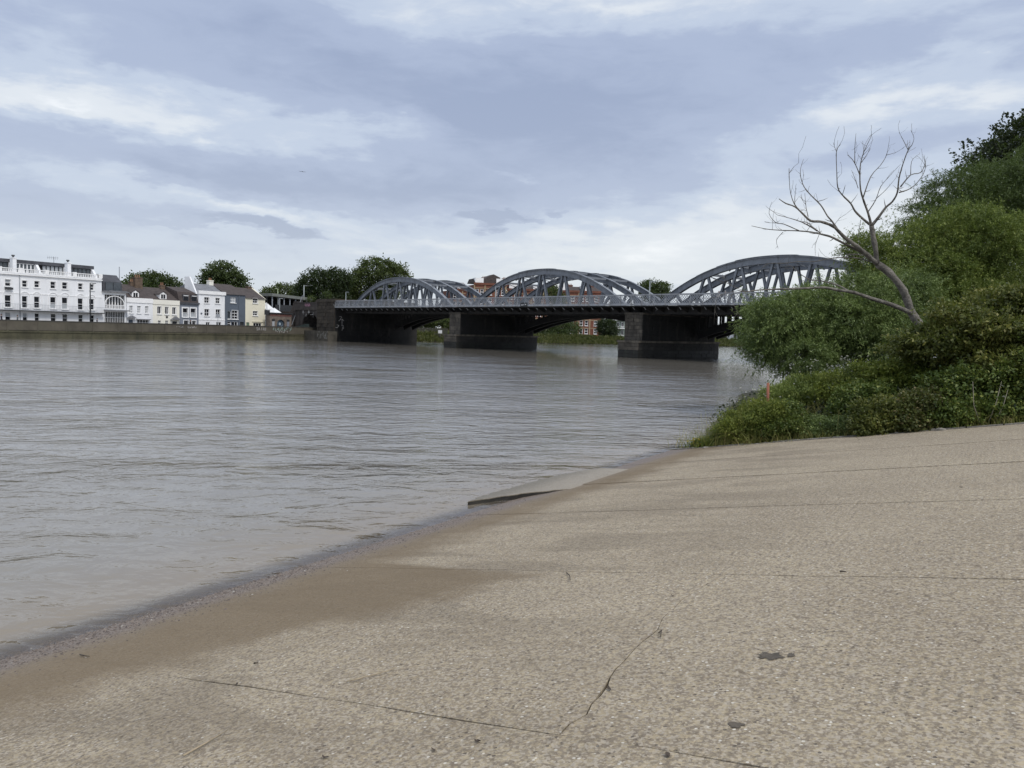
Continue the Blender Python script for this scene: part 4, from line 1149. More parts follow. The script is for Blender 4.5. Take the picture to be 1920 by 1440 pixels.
def stem(parent, base, tops, r0, name='trunk', seed=0, m_=None):
    """a tapering trunk with limbs reaching into the crown"""
    rr = random.Random(seed); mb = MB(); base = Vector(base); top = Vector(tops[0])
    mid = base.lerp(top, .5)+Vector((rr.uniform(-.1, .1), rr.uniform(-.1, .1), 0))*(top-base).length
    mb.tube([base, base.lerp(mid, .6), mid, mid.lerp(top, .5), top], [r0, r0*.8, r0*.62, r0*.4, r0*.12], 8)
    for tp in tops[1:]:
        tp = Vector(tp); q = base.lerp(mid, rr.uniform(.55, 1.0)); m2 = q.lerp(tp, .5)+Vector((0, 0, .08*(tp-q).length))
        mb.tube([q, m2, tp], [r0*.45, r0*.28, r0*.06], 6)
    return mb.build(name, m_ or m_bark, parent, True)
def E(px, py, dep, rpx, rpy, rd):
    k = dep/FPX; return (at(px, py, dep), (rpx*k, rd, rpy*k))

# ================================================================== FAR TREES
lf_far = leaf_mat('far_oak_leaf', (.026, .044, .014), (.085, .118, .038))
lf_far2 = leaf_mat('far_plane_leaf', (.034, .054, .015), (.110, .140, .042))
lf_dark = leaf_mat('far_dark_leaf', (.013, .023, .010), (.040, .060, .022))
def far_tree(label, ells, n, per, size, m_, seed, base_px, ground=FARZ, name='tree', group=None):
    ells = [E(*e) for e in ells]; c0 = ells[0][0]
    base = (c0.x+(base_px-0)*0, c0.y, ground)
    root = empty(name, base); tag(root, label, 'tree', group)
    loc = Vector(base)
    el2 = [((e[0]-loc), e[1]) for e in ells]
    clump_crown('crown', el2, int(n*1.5), per+4, size*.95, size*.9, size*.7, m_, root, seed, .75, .5)
    stem(root, (0, 0, 0), [tuple(e[0]+Vector((0, 0, e[1][2]*.3))) for e in el2], .45, seed=seed)
    return root
GT = 'trees behind the far bank'
far_tree('round-topped tree rising behind the cottage chimneys', [(285, 528, 175, 46, 17, 4), (262, 540, 172, 34, 16, 4), (318, 540, 176, 34, 14, 4), (290, 555, 174, 60, 20, 4)], 420, 14, .55, lf_far, 1, 0, group=GT)
far_tree('open dark tree standing tall over the white three-storey house', [(418, 508, 180, 26, 16, 4), (396, 520, 180, 20, 14, 3.5), (440, 522, 180, 22, 12, 3.5), (420, 535, 180, 46, 14, 4)], 300, 14, .55, lf_far, 2, 0, group=GT)
far_tree('low bushy tree behind the station canopy', [(540, 548, 200, 30, 14, 4), (512, 552, 200, 22, 14, 4), (565, 552, 200, 20, 14, 4), (521, 540, 200, 7, 9, 2)], 260, 14, .5, lf_far2, 3, 0, group=GT)
far_tree('broad dark tree behind the viaduct arch', [(600, 532, 195, 40, 28, 5), (575, 545, 195, 22, 22, 4), (632, 530, 196, 28, 26, 5), (610, 560, 195, 50, 26, 5)], 620, 15, .55, lf_dark, 4, 0, group=GT)
far_tree('tall sunlit tree beside the far bridge span', [(708, 510, 205, 42, 26, 6), (680, 525, 205, 24, 20, 5), (742, 515, 205, 28, 20, 5), (705, 540, 206, 60, 26, 6), (650, 545, 205, 30, 24, 5)], 640, 15, .6, lf_far2, 5, 0, group=GT)
far_tree('distant tree showing over the gap between two bridge spans', [(1215, 540, 330, 16, 13, 5), (1240, 541, 330, 16, 12, 5), (1228, 552, 330, 30, 12, 5)], 260, 12, .8, lf_far, 6, 0, group=GT)
far_tree('drooping willow on the bank under the middle span', [(1040, 615, 232, 30, 24, 6), (1062, 622, 230, 26, 22, 5), (1015, 622, 230, 20, 20, 5), (1045, 632, 228, 38, 14, 4)], 420, 14, .55, lf_far, 7, 0, ground=.6, group=GT)
far_tree('dark round evergreen in front of the brick mansions', [(1137, 610, 262, 17, 18, 4), (1140, 620, 262, 19, 14, 4)], 260, 14, .5, lf_dark, 8, 0, ground=1.6, group=GT)
far_tree('low green shrubbery under the far span', [(815, 600, 205, 26, 10, 4), (800, 606, 205, 18, 8, 3), (838, 604, 205, 18, 10, 3)], 200, 14, .5, lf_far2, 9, 0, name='shrub', group=GT)
far_tree('dark tree under the near span beyond the river', [(1352, 625, 285, 14, 14, 4), (1395, 618, 285, 22, 18, 4), (1420, 610, 285, 26, 24, 4)], 260, 12, .6, lf_dark, 10, 0, group=GT)
far_tree('tree glimpsed between the hangers of the middle span', [(1035, 548, 262, 14, 14, 4), (1046, 560, 262, 18, 12, 4)], 140, 12, .55, lf_far2, 12, 0, group=GT)
# rough grassy edge beyond the bridge
lf_grass = leaf_mat('bank_grass', (.045, .058, .016), (.120, .125, .040))
edge = [(-26, 184), (-8, 203), (18, 223), (50, 243), (82, 262), (140, 285)]
pts = []; rs = np.random.RandomState(5)
for (a, b_) in zip(edge[:-1], edge[1:]):
    L = math.hypot(b_[0]-a[0], b_[1]-a[1]); n = int(L*90)
    t = rs.rand(n)
    nx_, ny_ = (b_[1]-a[1])/L, -(b_[0]-a[0])/L
    o = rs.uniform(-1.0, 4.0, n)
    pts.append(np.stack([a[0]+(b_[0]-a[0])*t+nx_*o, a[1]+(b_[1]-a[1])*t+ny_*o, np.clip(2.1-(o+1)*.42, .02, 2.1)], 1))
P = np.concatenate(pts); n = len(P)
A = rs.randn(n, 3)*.5+np.array([0, 0, 1.0]); Nn = rs.randn(n, 3)
tag(leaves_mesh('bank_grass', P, A, Nn, rs.uniform(.5, 1.1, n), rs.uniform(.25, .5, n), lf_grass, None), 'rough green grass along the water beyond the bridge', 'grass', kind='stuff')
mb = MB()
for (a, b_) in zip(edge[:-1], edge[1:]):
    L = math.hypot(b_[0]-a[0], b_[1]-a[1]); nx_, ny_ = (b_[1]-a[1])/L, -(b_[0]-a[0])/L
    mb.quad((a[0]-nx_, a[1]-ny_, 2.0), (a[0]+nx_*4, a[1]+ny_*4, -.3), (b_[0]+nx_*4, b_[1]+ny_*4, -.3), (b_[0]-nx_, b_[1]-ny_, 2.0))
tag(mb.build('grass_slope_ground', mat('bank_turf', (.05, .052, .022), .95, .3, .5)), kind='structure')

# ================================================================== BRICK MANSIONS AND FAR BUILDINGS
m_redbrick = mat('red_brick', (.150, .058, .036), .9, .2, .6, .02, 6, dirt=(.10, .045, .03), dscale=.15)
m_ochre = mat('ochre_stone', (.34, .27, .17), .9, .15, .8)
class Block(House):
    def __init__(s, name, label, cat, p0, p1, group=None):
        p0, p1 = Vector(p0), Vector(p1); d = p1-p0; s.L = d.length
        s.kc = 0; s.x0, s.x1 = -s.L/2, s.L/2; c = (p0+p1)/2
        s.e = empty(name, (c.x, c.y, FARZ), math.atan2(d.y, d.x)); tag(s.e, label, cat, group); s.holes = []
def mansion(label, px0, d0, px1, d1, zt, bays, storeys, zg=FARZ, dark_gable=None):
    a, b_ = at(px0, 600, d0), at(px1, 600, d1)
    H = Block('mansion_block', label, 'building', (a.x, a.y), (b_.x, b_.y), 'brick mansion blocks beyond the bridge')
    L = H.L/bays; sh = (zt-1.2-FARZ)/storeys
    for i in range(bays):
        for j in range(storeys):
            z = FARZ+j*sh+.9; cx = H.x0+(i+.5)*L
            if i % 2 == 0:
                for q in (-.26, .02, .26) if False else (-.22, .22):
                    H.win((cx+q*L-.65, cx+q*L+.65, z, z+2.1), 1, 2, .16, sill=True)
            else:
                H.win((cx-.7, cx+.7, z, z+2.1), 2, 2, .16, sill=True)
    H.wall(zt, 12, m_redbrick)
    for j in range(1, storeys+1): H.box('band', m_ochre, H.x0-.02, H.x1+.02, -.12, -.002, FARZ+j*sh-.1, FARZ+j*sh+.12)
    for i in range(bays+1):
        x = H.x0+i*L; H.box('quoin', m_ochre, x-.2, x+.2, -.10, -.003, FARZ, zt)
    H.box('parapet', m_redbrick, H.x0-.2, H.x1+.2, -.3, .3, zt, zt+.8)
    for i in range(0, bays, 2):
        x = H.x0+(i+.5)*L
        H.box('dormer', m_trim, x-1.6, x+1.6, .5, 4, zt+.8, zt+2.6)
        H.chimney(x+L*.9, 6, 2.6, 1.0, zt, zt+3.2, m_redbrick, 4)
    MB().prism([(.6, zt+.8-FARZ), (3, zt+2.4-FARZ), (9, zt+2.4-FARZ), (11.5, zt+.8-FARZ)], H.x0+.3, H.x1-.3, 'x').build('roof', m_tile, H.e)
    return H
H = mansion('long red brick mansion block with cream bands seen through the middle span', 950, 296, 1128, 300, 18.6, 8, 5)
H = mansion('tall red brick mansion with a dark gabled roof left of the middle span', 888, 288, 947, 292, 20.0, 3, 5)
MB().prism([(-4.2, 20.8-FARZ), (-2.5, 20.8-FARZ), (3.5, 20.8-FARZ), (4.2, 23.0-FARZ), (1.5, 24.2-FARZ), (-.5, 23.4-FARZ)], .8, 7, 'y').build('gable_roof', m_tile, H.e)
H = mansion('lower orange brick mansion behind the end of the far span', 846, 318, 886, 322, 19.2, 2, 5)
def small_block(name, label, px0, px1, dep, ztop, m_, wins, roof=None, zg=FARZ):
    a, b_ = at(px0, 600, dep), at(px1, 600, dep)
    H = Block(name, label, 'building', (a.x, a.y), (b_.x, b_.y))
    L = H.L/wins[0]
    for i in range(wins[0]):
        for j in range(wins[1]):
            z = FARZ+.8+j*2.9; cx = H.x0+(i+.5)*L
            if z+1.6 < ztop: H.win((cx-L*.3, cx+L*.3, z, z+1.6), 2, 1, .12)
    H.wall(ztop, 8, m_)
    if roof: MB().prism([(-.4, ztop-FARZ), (8.4, ztop-FARZ), (4, ztop+roof-FARZ)], H.x0-.3, H.x1+.3, 'x').build('roof', m_slate, H.e)
    else: H.box('roof', m_slate2, H.x0-.3, H.x1+.3, -.4, 8.3, ztop, ztop+.3)
    return H
H = small_block('white_house', 'small white house under the near span beyond the river', 1376, 1391, 290, 6.2, m_white, (2, 1))
H = small_block('balcony_house', 'pale green house with white balconies beside the second pier', 1146, 1172, 268, 10.5, mat('pale_green_render', (.20, .24, .21), .8), (3, 3), 1.5)
for j in range(3): H.box('balcony', m_trim, H.x0, H.x1, -1.2, -.01, FARZ+3.0+j*2.9, FARZ+3.25+j*2.9)
H = small_block('boathouse', 'low white boathouse under the far span', 776, 796, 222, 5.0, m_white, (1, 1))
H = small_block('flat_roofed_block', 'pale flat-roofed block far behind the bridge piers', 1214, 1250, 345, 21.2, m_white, (4, 6))
# ================================================================== STATION, KIOSK, STREET FURNITURE ON THE FAR BANK
def wf(name, label, cat, px, off, group=None, py=600, z=FARZ):
    k_ = fac(px, py, off)[0]; e = empty(name, wall_xy(k_, off)+(z,), WA); tag(e, label, cat, group); e['_k'] = k_
    return e, k_
# kiosk with round mural
OK_ = 3.0
e, kk = wf('kiosk', 'squat stone kiosk with a round blue mural by the viaduct', 'kiosk', 526, OK_)
x0, x1 = fac(506.5, 600, OK_)[0]-kk, fac(546.5, 600, OK_)[0]-kk
zt = fac(526, 588.5, OK_)[1]-FARZ
m_kiosk = mat('kiosk_stone', (.150, .122, .100), .9, .25, 1.2, .02, 6)
ax, ar = fac(526.5, 600, OK_)[0]-kk, 1.02*(fac(534, 600, OK_)[0]-fac(520, 600, OK_)[0])/2
zs = zt*.42
wl_ = arch_wall(x0, x1, 0, zt, ax, ar, zs, 0, .35)
body = wl_.build('wall', m_kiosk, e)
MB().box(x0+.02, x1-.02, .36, 1.25, 0, zt-.02).build('body', m_kiosk, e)
MB().box(x0-.25, x1+.25, -.25, 1.4, zt, zt+.22).build('roof', m_ironw, e)
MB().box(x0, x1, -.03, -.002, zt-.55, zt-.12).build('band', mat('faded_red_paint', (.13, .06, .05), .9, .2, 2), e)
m_mural = mat('mural_blue', (.030, .055, .085), .7, .2, 2); m_muralw = mat('mural_pale', (.34, .40, .44), .7, .15, 3)
mu = MB(); n = 16
mu.prism([(ax-ar, 0), (ax+ar, 0)]+[(ax+ar*math.cos(PI*i/n), zs+ar*.8*math.sin(PI*i/n)) for i in range(n+1)], .30, .355, 'y').build('mural', m_mural, e)
ring = MB(); rc_ = ar*.66; zc = zs*.95
for i in range(20):
    a, b_ = 2*PI*i/20, 2*PI*(i+1)/20
    ring.bar((ax+rc_*math.cos(a), .28, zc+rc_*math.sin(a)), (ax+rc_*math.cos(b_), .28, zc+rc_*math.sin(b_)), .02, .10, up=(0, 1, 0))
ring.tube([(ax, .27, zc), (ax, .295, zc)], ar*.3, 10); ring.build('mural_ring', m_muralw, e)
for fx, wd in ((.14, .6), (.83, .65)):
    x = x0+(x1-x0)*fx; MB().box(x-wd/2, x+wd/2, -.08, -.002, .15, zt*.55).build('poster_board', m_blind if fx < .5 else m_grey, e)
    MB().box(x-wd/2-.05, x+wd/2+.05, -.10, -.002, zt*.55, zt*.68).build('poster_header', m_ironw, e)
# white gazebos behind
m_canvas = mat('white_canvas', (.74, .75, .76), .8, .04, .6)
for lbl, px, py0, py1, wd, off in (('white peaked gazebo canopy beside the yellow house', 499, 579, 567, 2.4, 9), ('white gazebo canopy over the kiosk roof', 514, 588, 577, 2.6, 5.5)):
    e, kk = wf('gazebo', lbl, 'gazebo', px, off, 'white gazebos')
    z0, z1 = fac(px, py0, off)[1]-FARZ, fac(px, py1, off)[1]-FARZ; h = wd/2
    MB().quad((-h, -h, z0), (h, -h, z0), (0, 0, z1)).quad((h, -h, z0), (h, h, z0), (0, 0, z1)).quad((h, h, z0), (-h, h, z0), (0, 0, z1)).quad((-h, h, z0), (-h, -h, z0), (0, 0, z1)).box(-h, h, -h-.01, -h+.01, z0-.5, z0).box(-h, h, h-.01, h+.01, z0-.5, z0).build('canopy', m_canvas, e)
    for sx in (-1, 1):
        for sy in (-1, 1): MB().box(sx*(h-.06)-.04, sx*(h-.06)+.04, sy*(h-.06)-.04, sy*(h-.06)+.04, 0, z0).build('pole', m_irong, e)
# station platform building and canopy on the viaduct level
e, kk = wf('station_platform', 'dark station platform with sloping grey canopy above the kiosk', 'station', 535, 17)
def pk(px, py, off): k_, z = fac(px, py, off); return k_-kk, z-FARZ
xa, za = pk(497, 551, 17); xb, zb = pk(572, 560, 17)
can = MB(); can.prism([(xa, za-.5), (xb, zb-.5), (xb, zb+.15), (xa, za+.15)], -2.4, 3.5, 'y').build('canopy', mat('canopy_grey', (.16, .17, .155), .7, .15, 1), e)
for i in range(7):
    x = xa+(xb-xa)*(i+.3)/7; MB().box(x-.09, x+.09, -1.9, -1.7, pk(530, 578, 17)[1], za+(zb-za)*(i+.3)/7-.45).build('canopy_post', m_irong, e)
MB().box(xa-2, xb+4, -.5, 5, 0, pk(530, 580, 17)[1]).build('platform', m_brick_dk, e)
MB().box(xa, xb+3, 2.6, 3.0, pk(530, 580, 17)[1], za-.6).build('screen_wall', m_dark, e)
MB().box(xa+1, xb+3.5, -2.35, -2.25, pk(530, 574, 17)[1]-1.3, pk(530, 574, 17)[1]+.2).build('platform_fence', m_ironw, e)
# covered stair down to the street
e, kk = wf('station_stairs', 'dark covered stair climbing from the street to the platform', 'stairs', 556, 9)
xa, z_ = pk(546, 612, 9); xb, zt = pk(566, 565, 9); n = 14
st = MB()
for i in range(n): st.box(xa+(xb-xa)*i/n, xa+(xb-xa)*(i+1)/n, 0, 2.4, 0, (zt)*(i+1)/n)
st.build('steps', m_brick_dk, e)
MB().prism([(xa, 0), (xb, zt), (xb, zt+1.2), (xa, 1.2)], -.12, -.002, 'y').build('side_wall', m_brick_dk, e)
MB().bar((xa, -.2, 1.35), (xb, -.2, zt+1.35), .06, .08).build('handrail', m_irong, e)
# posts, lamps, signs
def lamp(label, px, py_top, py_bot, off, arm, m_, name='street_lamp', thick=.09, head=.55, group='lamp posts on the far bank and bridge'):
    k_, z1 = fac(px, py_top, off); z0 = fac(px, py_bot, off)[1]
    e = empty(name, wall_xy(k_, off)+(z0,), WA); tag(e, label, 'lamp post', group); h = z1-z0
    MB().tube([(0, 0, 0), (0, 0, h*.3), (0, 0, h)], [thick, thick*.8, thick*.6], 8).build('pole', m_, e, True)
    MB().box(min(0, arm), max(0, arm), -.05, .05, h-.06, h+.02).build('arm', m_, e)
    MB().box(arm-head/2 if arm > 0 else arm-head/2, arm+head/2, -.10, .10, h-.10, h-.005).build('lamp_head', m_, e)
    return e
m_lampg = mat('galvanised_post', (.34, .37, .38), .5, .1, 2)
lamp('black street lamp in front of the white terrace', 169, 530.5, 604, 3.0, .7, m_ironw, thick=.13)
lamp('pale green lamp post on the station platform', 521, 541, 568, 16, -.6, mat('green_post', (.30, .36, .22), .5), thick=.14)
lamp('short grey lamp post over the kiosk roof', 524.5, 559, 588, 12, .6, m_lampg, thick=.10)
lamp('tall grey lamp post above the viaduct parapet', 570, 535, 562, 17, .8, m_lampg, thick=.16)
def bridge_lamp(label, px, py_top, s_guess):
    # on the footway: find s for the picture column
    lo, hi = -45.0, 85.0
    for _ in range(50):
        m_ = (lo+hi)/2; x, y = bridge_xy(m_, 1.2)
        if x/y > ray(px, 600)[0]/ray(px, 600)[1]: lo = m_
        else: hi = m_
    x, y = bridge_xy(lo, 1.2); z1 = at(px, py_top, y).z
    e = empty('footway_lamp', (x, y, 6.99), BA); tag(e, label, 'lamp post', 'lamp posts on the far bank and bridge'); h = z1-6.99
    MB().tube([(0, 0, 0), (0, 0, h*.3), (0, 0, h)], [.09, .08, .06], 8).build('pole', m_lampg, e, True)
    MB().box(-.95, .05, -.04, .04, h-.05, h+.02).build('arm', m_lampg, e); MB().box(-1.1, -.5, -.09, .09, h-.09, h-.052).build('lamp_head', m_lampg, e)
bridge_lamp('slim pale lamp on the footway at the far end of the bridge', 648, 547.5, 70)
bridge_lamp('slim pale lamp on the footway before the middle span arch', 928, 537.5, 30)
bridge_lamp('slim pale lamp on the footway between middle and near spans', 1216, 527, 0)
def post_sign(name, label, px, py_top, py_bot, off, board, m_):
    k_, z1 = fac(px, py_top, off); z0 = FARZ
    e = empty(name, wall_xy(k_, off)+(z0,), WA); tag(e, label, 'sign'); h = z1-z0
    MB().tube([(0, 0, 0), (0, 0, h)], .05, 6).build('pole', m_, e)
    MB().box(board[0], board[1], -.09, -.052, h+board[2], h+board[3]).build('board', board[4], e)
post_sign('road_sign', 'small pale road sign in front of the tall white house', 408.5, 589, 603, 2.0, (-.55, .45, -.55, 0, m_irong), m_lampg)
post_sign('direction_sign', 'tall dark post with a black sign board beside the yellow house', 500.5, 548, 608, 3.2, (-.7, .75, -4.7, -3.7, m_ironw), m_ironw)
MB_p = empty('drain_stack', wall_xy(fac(565.5, 590, 10.5)[0], 10.5)+(FARZ,), WA); tag(MB_p, 'thick black downpipe at the corner of the viaduct', 'pipe')
MB().tube([(0, 0, 0), (0, 0, fac(565.5, 563, 10.5)[1]-FARZ)], .28, 8).build('pipe', m_ironw, MB_p); MB().tube([(0, 0, 2.2), (0, 0, 2.5)], .36, 8).build('collar', m_ironw, MB_p)
# black navigation board on the bridge
e = empty('navigation_board', (0, 0, 0), BA)
lo, hi = -45.0, 85.0
for _ in range(50):
    m_ = (lo+hi)/2; x, y = bridge_xy(m_, -.2)
    if x/y > ray(982, 571)[0]/ray(982, 571)[1]: lo = m_
    else: hi = m_
x, y = bridge_xy(lo, -.2); e.location = (x, y, at(982, 575, y).z); tag(e, 'small black board with white marks hung on the bridge parapet', 'sign')
MB().box(-.75, .75, -.03, .03, 0, .62).build('board', m_ironw, e)
MB().box(-.55, -.35, .031, .045, .25, .38).box(.2, .5, .031, .045, .2, .32).box(-.12, .0, .031, .045, .22, .34).build('markings', m_trim, e)
# jetty and timber fence under the far span
e, kk = wf('jetty', 'low timber jetty with a railing under the far bridge span', 'jetty', 770, 12, z=0)
def at_far(px, py, dep): p = at(px, py, dep); return p
j0, j1 = at(716, 620, 196), at(834, 620, 190)
e.location = ((j0.x+j1.x)/2, (j0.y+j1.y)/2, 0); e.rotation_euler = (0, 0, math.atan2(j1.y-j0.y, j1.x-j0.x)); L = (j1-j0).length/2
m_timber = mat('grey_timber', (.095, .088, .075), .9, .25, 2)
m_fence = mat('olive_fence', (.060, .060, .042), .9, .2, 1)
MB().box(-L, L, -1.2, 1.2, .95, 1.12).build('deck', m_timber, e)
for i in range(10):
    x = -L+(i+.5)*2*L/10
    MB().box(x-.14, x+.14, -1.1, -.85, -2, 2.05).build('pile', m_timber, e)
for z in (1.45, 1.75, 2.0): MB().box(-L, L, -1.15, -1.05, z-.05, z+.05).build('rail', m_timber, e)
for i in range(14):
    x = -L*.1+i*L*1.1/14; MB().box(x+.03, x+L*1.1/14-.03, 1.6, 1.7, 1.1, 3.4).build('fence_board', m_fence, e)
MB().box(L*.86, L*.98, -1.22, -1.18, 2.1, 2.9).build('notice', m_trim, e)
# rubble base of the abutment, with sprayed figures
rb = empty('landing_block', bridge_xy(80.3, -1.6)+(0,), BA); tag(rb, 'stepped concrete landing at the foot of the abutment tower, sprayed with tags', 'landing')
MB().box(-3.0, 8.5, -1.6, .6, -2.0, 2.1).build('base', mat('landing_concrete', (.055, .050, .040), .9, .35, .7, .03, 4), rb)
MB().box(8.5, 17, -1.6, -.2, -2.0, 2.55).build('ramp_wall', m_wall, rb)
MB().prism([(9, 2.55), (16.5, 2.55), (10.5, 3.5), (9, 3.5)], -1.55, -1.3, 'y').build('ramp_panel', mat('green_hoarding', (.045, .065, .058), .8, .2, 2), rb)
gm = MB(); rr = random.Random(9)
for i in range(14):
    x, z = rr.uniform(-2.5, 2.5), rr.uniform(.7, 1.9)
    for q in range(3):
        x2, z2 = x+rr.uniform(-.6, .6), min(2.0, max(.5, z+rr.uniform(-.5, .5))); gm.bar((x, .61, z), (x2, .61, z2), .03, .06, up=(.2, 0, 1)); x, z = x2, z2
gm.build('graffiti', mat('pale_grey_graffiti', (.20, .20, .19), .85, .2, 4), rb)
gm = MB()
for i in range(10):
    z = 3.0+rr.uniform(-.2, 2.2); y = rr.uniform(.3, 1.6)
    for q in range(2):
        y2, z2 = y+rr.uniform(-.5, .5), z+rr.uniform(-.5, .5); gm.bar((-4.08, y, z), (-4.08, y2, z2), .06, .08, up=(0, .3, 1)); y, z = y2, z2
gm.build('graffiti', m_whitepaint, tower)
# shrubs rooted in the masonry
for lbl, px, py, dep, r_ in (('small shrub growing on top of the abutment tower', 614, 553, 168, 7), ('tuft of weeds on the viaduct parapet', 583, 561, 172, 7)):
    e0 = E(px, py, dep, r_, r_*.8, .9); rt = empty('wall_shrub', e0[0]); tag(rt, lbl, 'shrub', 'shrubs on the masonry')
    clump_crown('crown', [((0, 0, 0), e0[1])], 60, 8, .22, .28, .2, lf_far2 if px < 600 else lf_far, rt, int(px), .8)
    MB().tube([(0, 0, -1.0), (0, 0, .2)], [.05, .03], 5).build('stem', m_bark, rt)
# ================================================================== NEAR BANK VEGETATION
lf_willow = leaf_mat('willow_leaf', (0.058, 0.091, 0.028), (0.183, 0.248, 0.070), (0.289, 0.357, 0.124), .5, .3)
lf_willow2 = leaf_mat('bright_willow_leaf', (0.066, 0.100, 0.022), (0.203, 0.259, 0.053), (0.299, 0.338, 0.085), .5, .35)
lf_willow3 = leaf_mat('dark_willow_leaf', (0.042, 0.068, 0.020), (0.116, 0.163, 0.043), None, .5, .3)  # darker green than the other two willow leaves
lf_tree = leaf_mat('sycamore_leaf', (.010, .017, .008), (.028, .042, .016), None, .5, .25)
lf_elder = leaf_mat('elder_leaf', (.050, .066, .016), (.160, .176, .040), (.225, .215, .055), .5, .35)
lf_bramble = leaf_mat('bramble_leaf', (0.039, 0.072, 0.016), (0.136, 0.183, 0.037), (0.222, 0.248, 0.056), .5, .3)
lf_herb = leaf_mat('herb_leaf', (0.077, 0.115, 0.019), (0.213, 0.248, 0.043), (0.289, 0.307, 0.062), .55, .35)
lf_blade = leaf_mat('grass_blade', (0.090, 0.109, 0.024), (0.270, 0.259, 0.074), (0.360, 0.297, 0.118), .6, .3)
lf_rust = leaf_mat('rusty_bramble_leaf', (.044, .058, .016), (.112, .126, .034), (.15, .12, .045), .5, .3)
m_petalw = mat('white_petals', (.62, .62, .56), .8, .1, 10); m_petaly = mat('yellow_petals', (.55, .44, .03), .7, .15, 10)
def ground(x, y): return float(bank_z(np.array([x]), np.array([y]))[0])
def lumpy(ells, k, seed, lo=.18, hi=.42, tier=0.0):
    """break big masses into billowing lumps"""
    rs = np.random.RandomState(seed); out = [(c, tuple(v*.70 for v in r)) for c, r in ells]
    for c, r in ells:
        for _ in range(k):
            d = rs.randn(3); d[2] = d[2]*.8+.25; d[1] -= .35; d /= np.linalg.norm(d)
            q = rs.uniform(lo, hi)
            if tier: r = (r[0], r[1], r[2]); q2 = (r[0]*q*1.35, r[1]*q*1.35, r[2]*q*tier)
            else: q2 = (r[0]*q, r[1]*q, r[2]*q*.9)
            out.append((Vector((c[0]+d[0]*r[0]*.78, c[1]+d[1]*r[1]*.78, c[2]+d[2]*r[2]*.78)), q2))
    return out
def bush(name, label, cat, ells, kind, n, per, tl, L, W, m_, seed, r0=.10, ntop=5, group=None, skin=.22, lumps=17, tier=0.0, **kw):
    ells = [E(*e) for e in ells]; c = ells[0][0]; gz = ground(c.x, c.y)
    root = empty(name, (c.x, c.y, gz)); tag(root, label, cat, group); o = Vector((c.x, c.y, gz))
    el2 = [(e[0]-o, e[1]) for e in ells]; el0 = el2; el2 = lumpy(el2, lumps, seed+500, tier=tier)
    if kind == 'twig':
        twig_crown('crown', el2, n, per, tl, L, W, m_, root, seed, skin=skin, **kw)
        kw2 = dict(kw); kw2['rise'] = .8; kw2['droop'] = .25
        twig_crown('shoots', el2, n//7, per+8, tl*2.0, L, W, m_, root, seed+9, skin=.1, **kw2)
    else:
        twig_crown('shoots', el2, n//5, 16, tl*2.6, L, W, m_, root, seed+9, skin=.1, rise=.9, droop=.3, jit=.02)
        clump_crown('crown', el2, n, per, tl, L, W, m_, root, seed, skin=skin, **kw)
    rr = random.Random(seed)
    tops = [tuple(e[0]+Vector((rr.uniform(-.4, .4)*e[1][0], rr.uniform(-.4, .4)*e[1][1], rr.uniform(0, .6)*e[1][2]))) for e in el0 for _ in range(2)]
    stem(root, (0, 0, -.1), tops, r0, 'trunk', seed)
    return root
GB = 'trees and bushes of the near bank'
bush('sycamore', 'dark broad-leaved tree at the top corner above the willows', 'tree',
     [(1900, 300, 60, 70, 55, 4), (1925, 250, 60, 45, 45, 4), (1870, 290, 60, 34, 24, 3), (1960, 280, 60, 80, 90, 5), (1900, 380, 60, 90, 70, 4)], 'clump', 900, 26, .33, .24, .18, lf_tree, 31, .35, group=GB, skin=.35)
bush('willow_tree', 'tall grey-green willow leaning out below the dark corner tree', 'tree',
     [(1860, 400, 47, 75, 75, 4), (1790, 380, 46, 50, 55, 3.5), (1755, 420, 45, 35, 40, 3), (1900, 340, 48, 60, 40, 4), (1880, 480, 46, 95, 90, 4), (1940, 420, 46, 80, 110, 4)], 'twig', 5200, 24, .75, .16, .042, lf_willow3, 32, .3, group=GB, droop=.40, rise=.3)
bush('willow_tree', 'bright green willow, the broadest crown behind the dead tree', 'tree',
     [(1790, 470, 38, 85, 85, 3.5), (1720, 520, 37, 70, 70, 3.2), (1850, 500, 37, 75, 90, 3.2), (1660, 570, 36, 55, 60, 2.8), (1800, 570, 36, 95, 80, 3), (1630, 480, 38, 30, 34, 2.2)], 'twig', 8000, 24, .55, .135, .036, lf_willow2, 33, .26, group=GB, droop=.4, rise=.4)
bush('willow_tree', 'feathery low willow overhanging the river in front of the bridge', 'tree',
     [(1540, 610, 31, 80, 62, 2.6), (1460, 620, 31, 60, 56, 2.4), (1610, 590, 31, 70, 60, 2.6), (1500, 660, 30, 80, 44, 2.2), (1640, 640, 30, 80, 60, 2.4), (1425, 600, 31, 26, 36, 1.6), (1680, 560, 32, 50, 46, 2.2)], 'twig', 8000, 24, .48, .115, .030, lf_willow, 34, .2, group=GB, droop=.45, rise=.3)
bush('elder_bush', 'yellow-green elder bush with layered leaves at the right edge', 'bush',
     [(1840, 620, 20.4, 90, 70, 1.6), (1765, 655, 20.6, 75, 52, 1.4), (1900, 590, 20.6, 60, 66, 1.6), (1880, 680, 19.6, 80, 70, 1.4), (1960, 640, 19.8, 70, 110, 1.5)], 'clump', 2600, 26, .15, .105, .058, lf_elder, 35, .09, group=GB, flat=.28, tier=.42)
bush('hazel_bush', 'dark shady bush behind the edge of the slipway', 'bush',
     [(1850, 735, 18.9, 85, 60, 1.0), (1915, 730, 18.4, 60, 70, 1.0), (1790, 750, 19.2, 62, 56, 1.0), (1955, 710, 18.2, 60, 90, 1.0), (1870, 770, 18.0, 90, 30, .5)], 'clump', 1500, 26, .13, .085, .055, lf_bramble, 36, .06, group=GB, flat=.5)
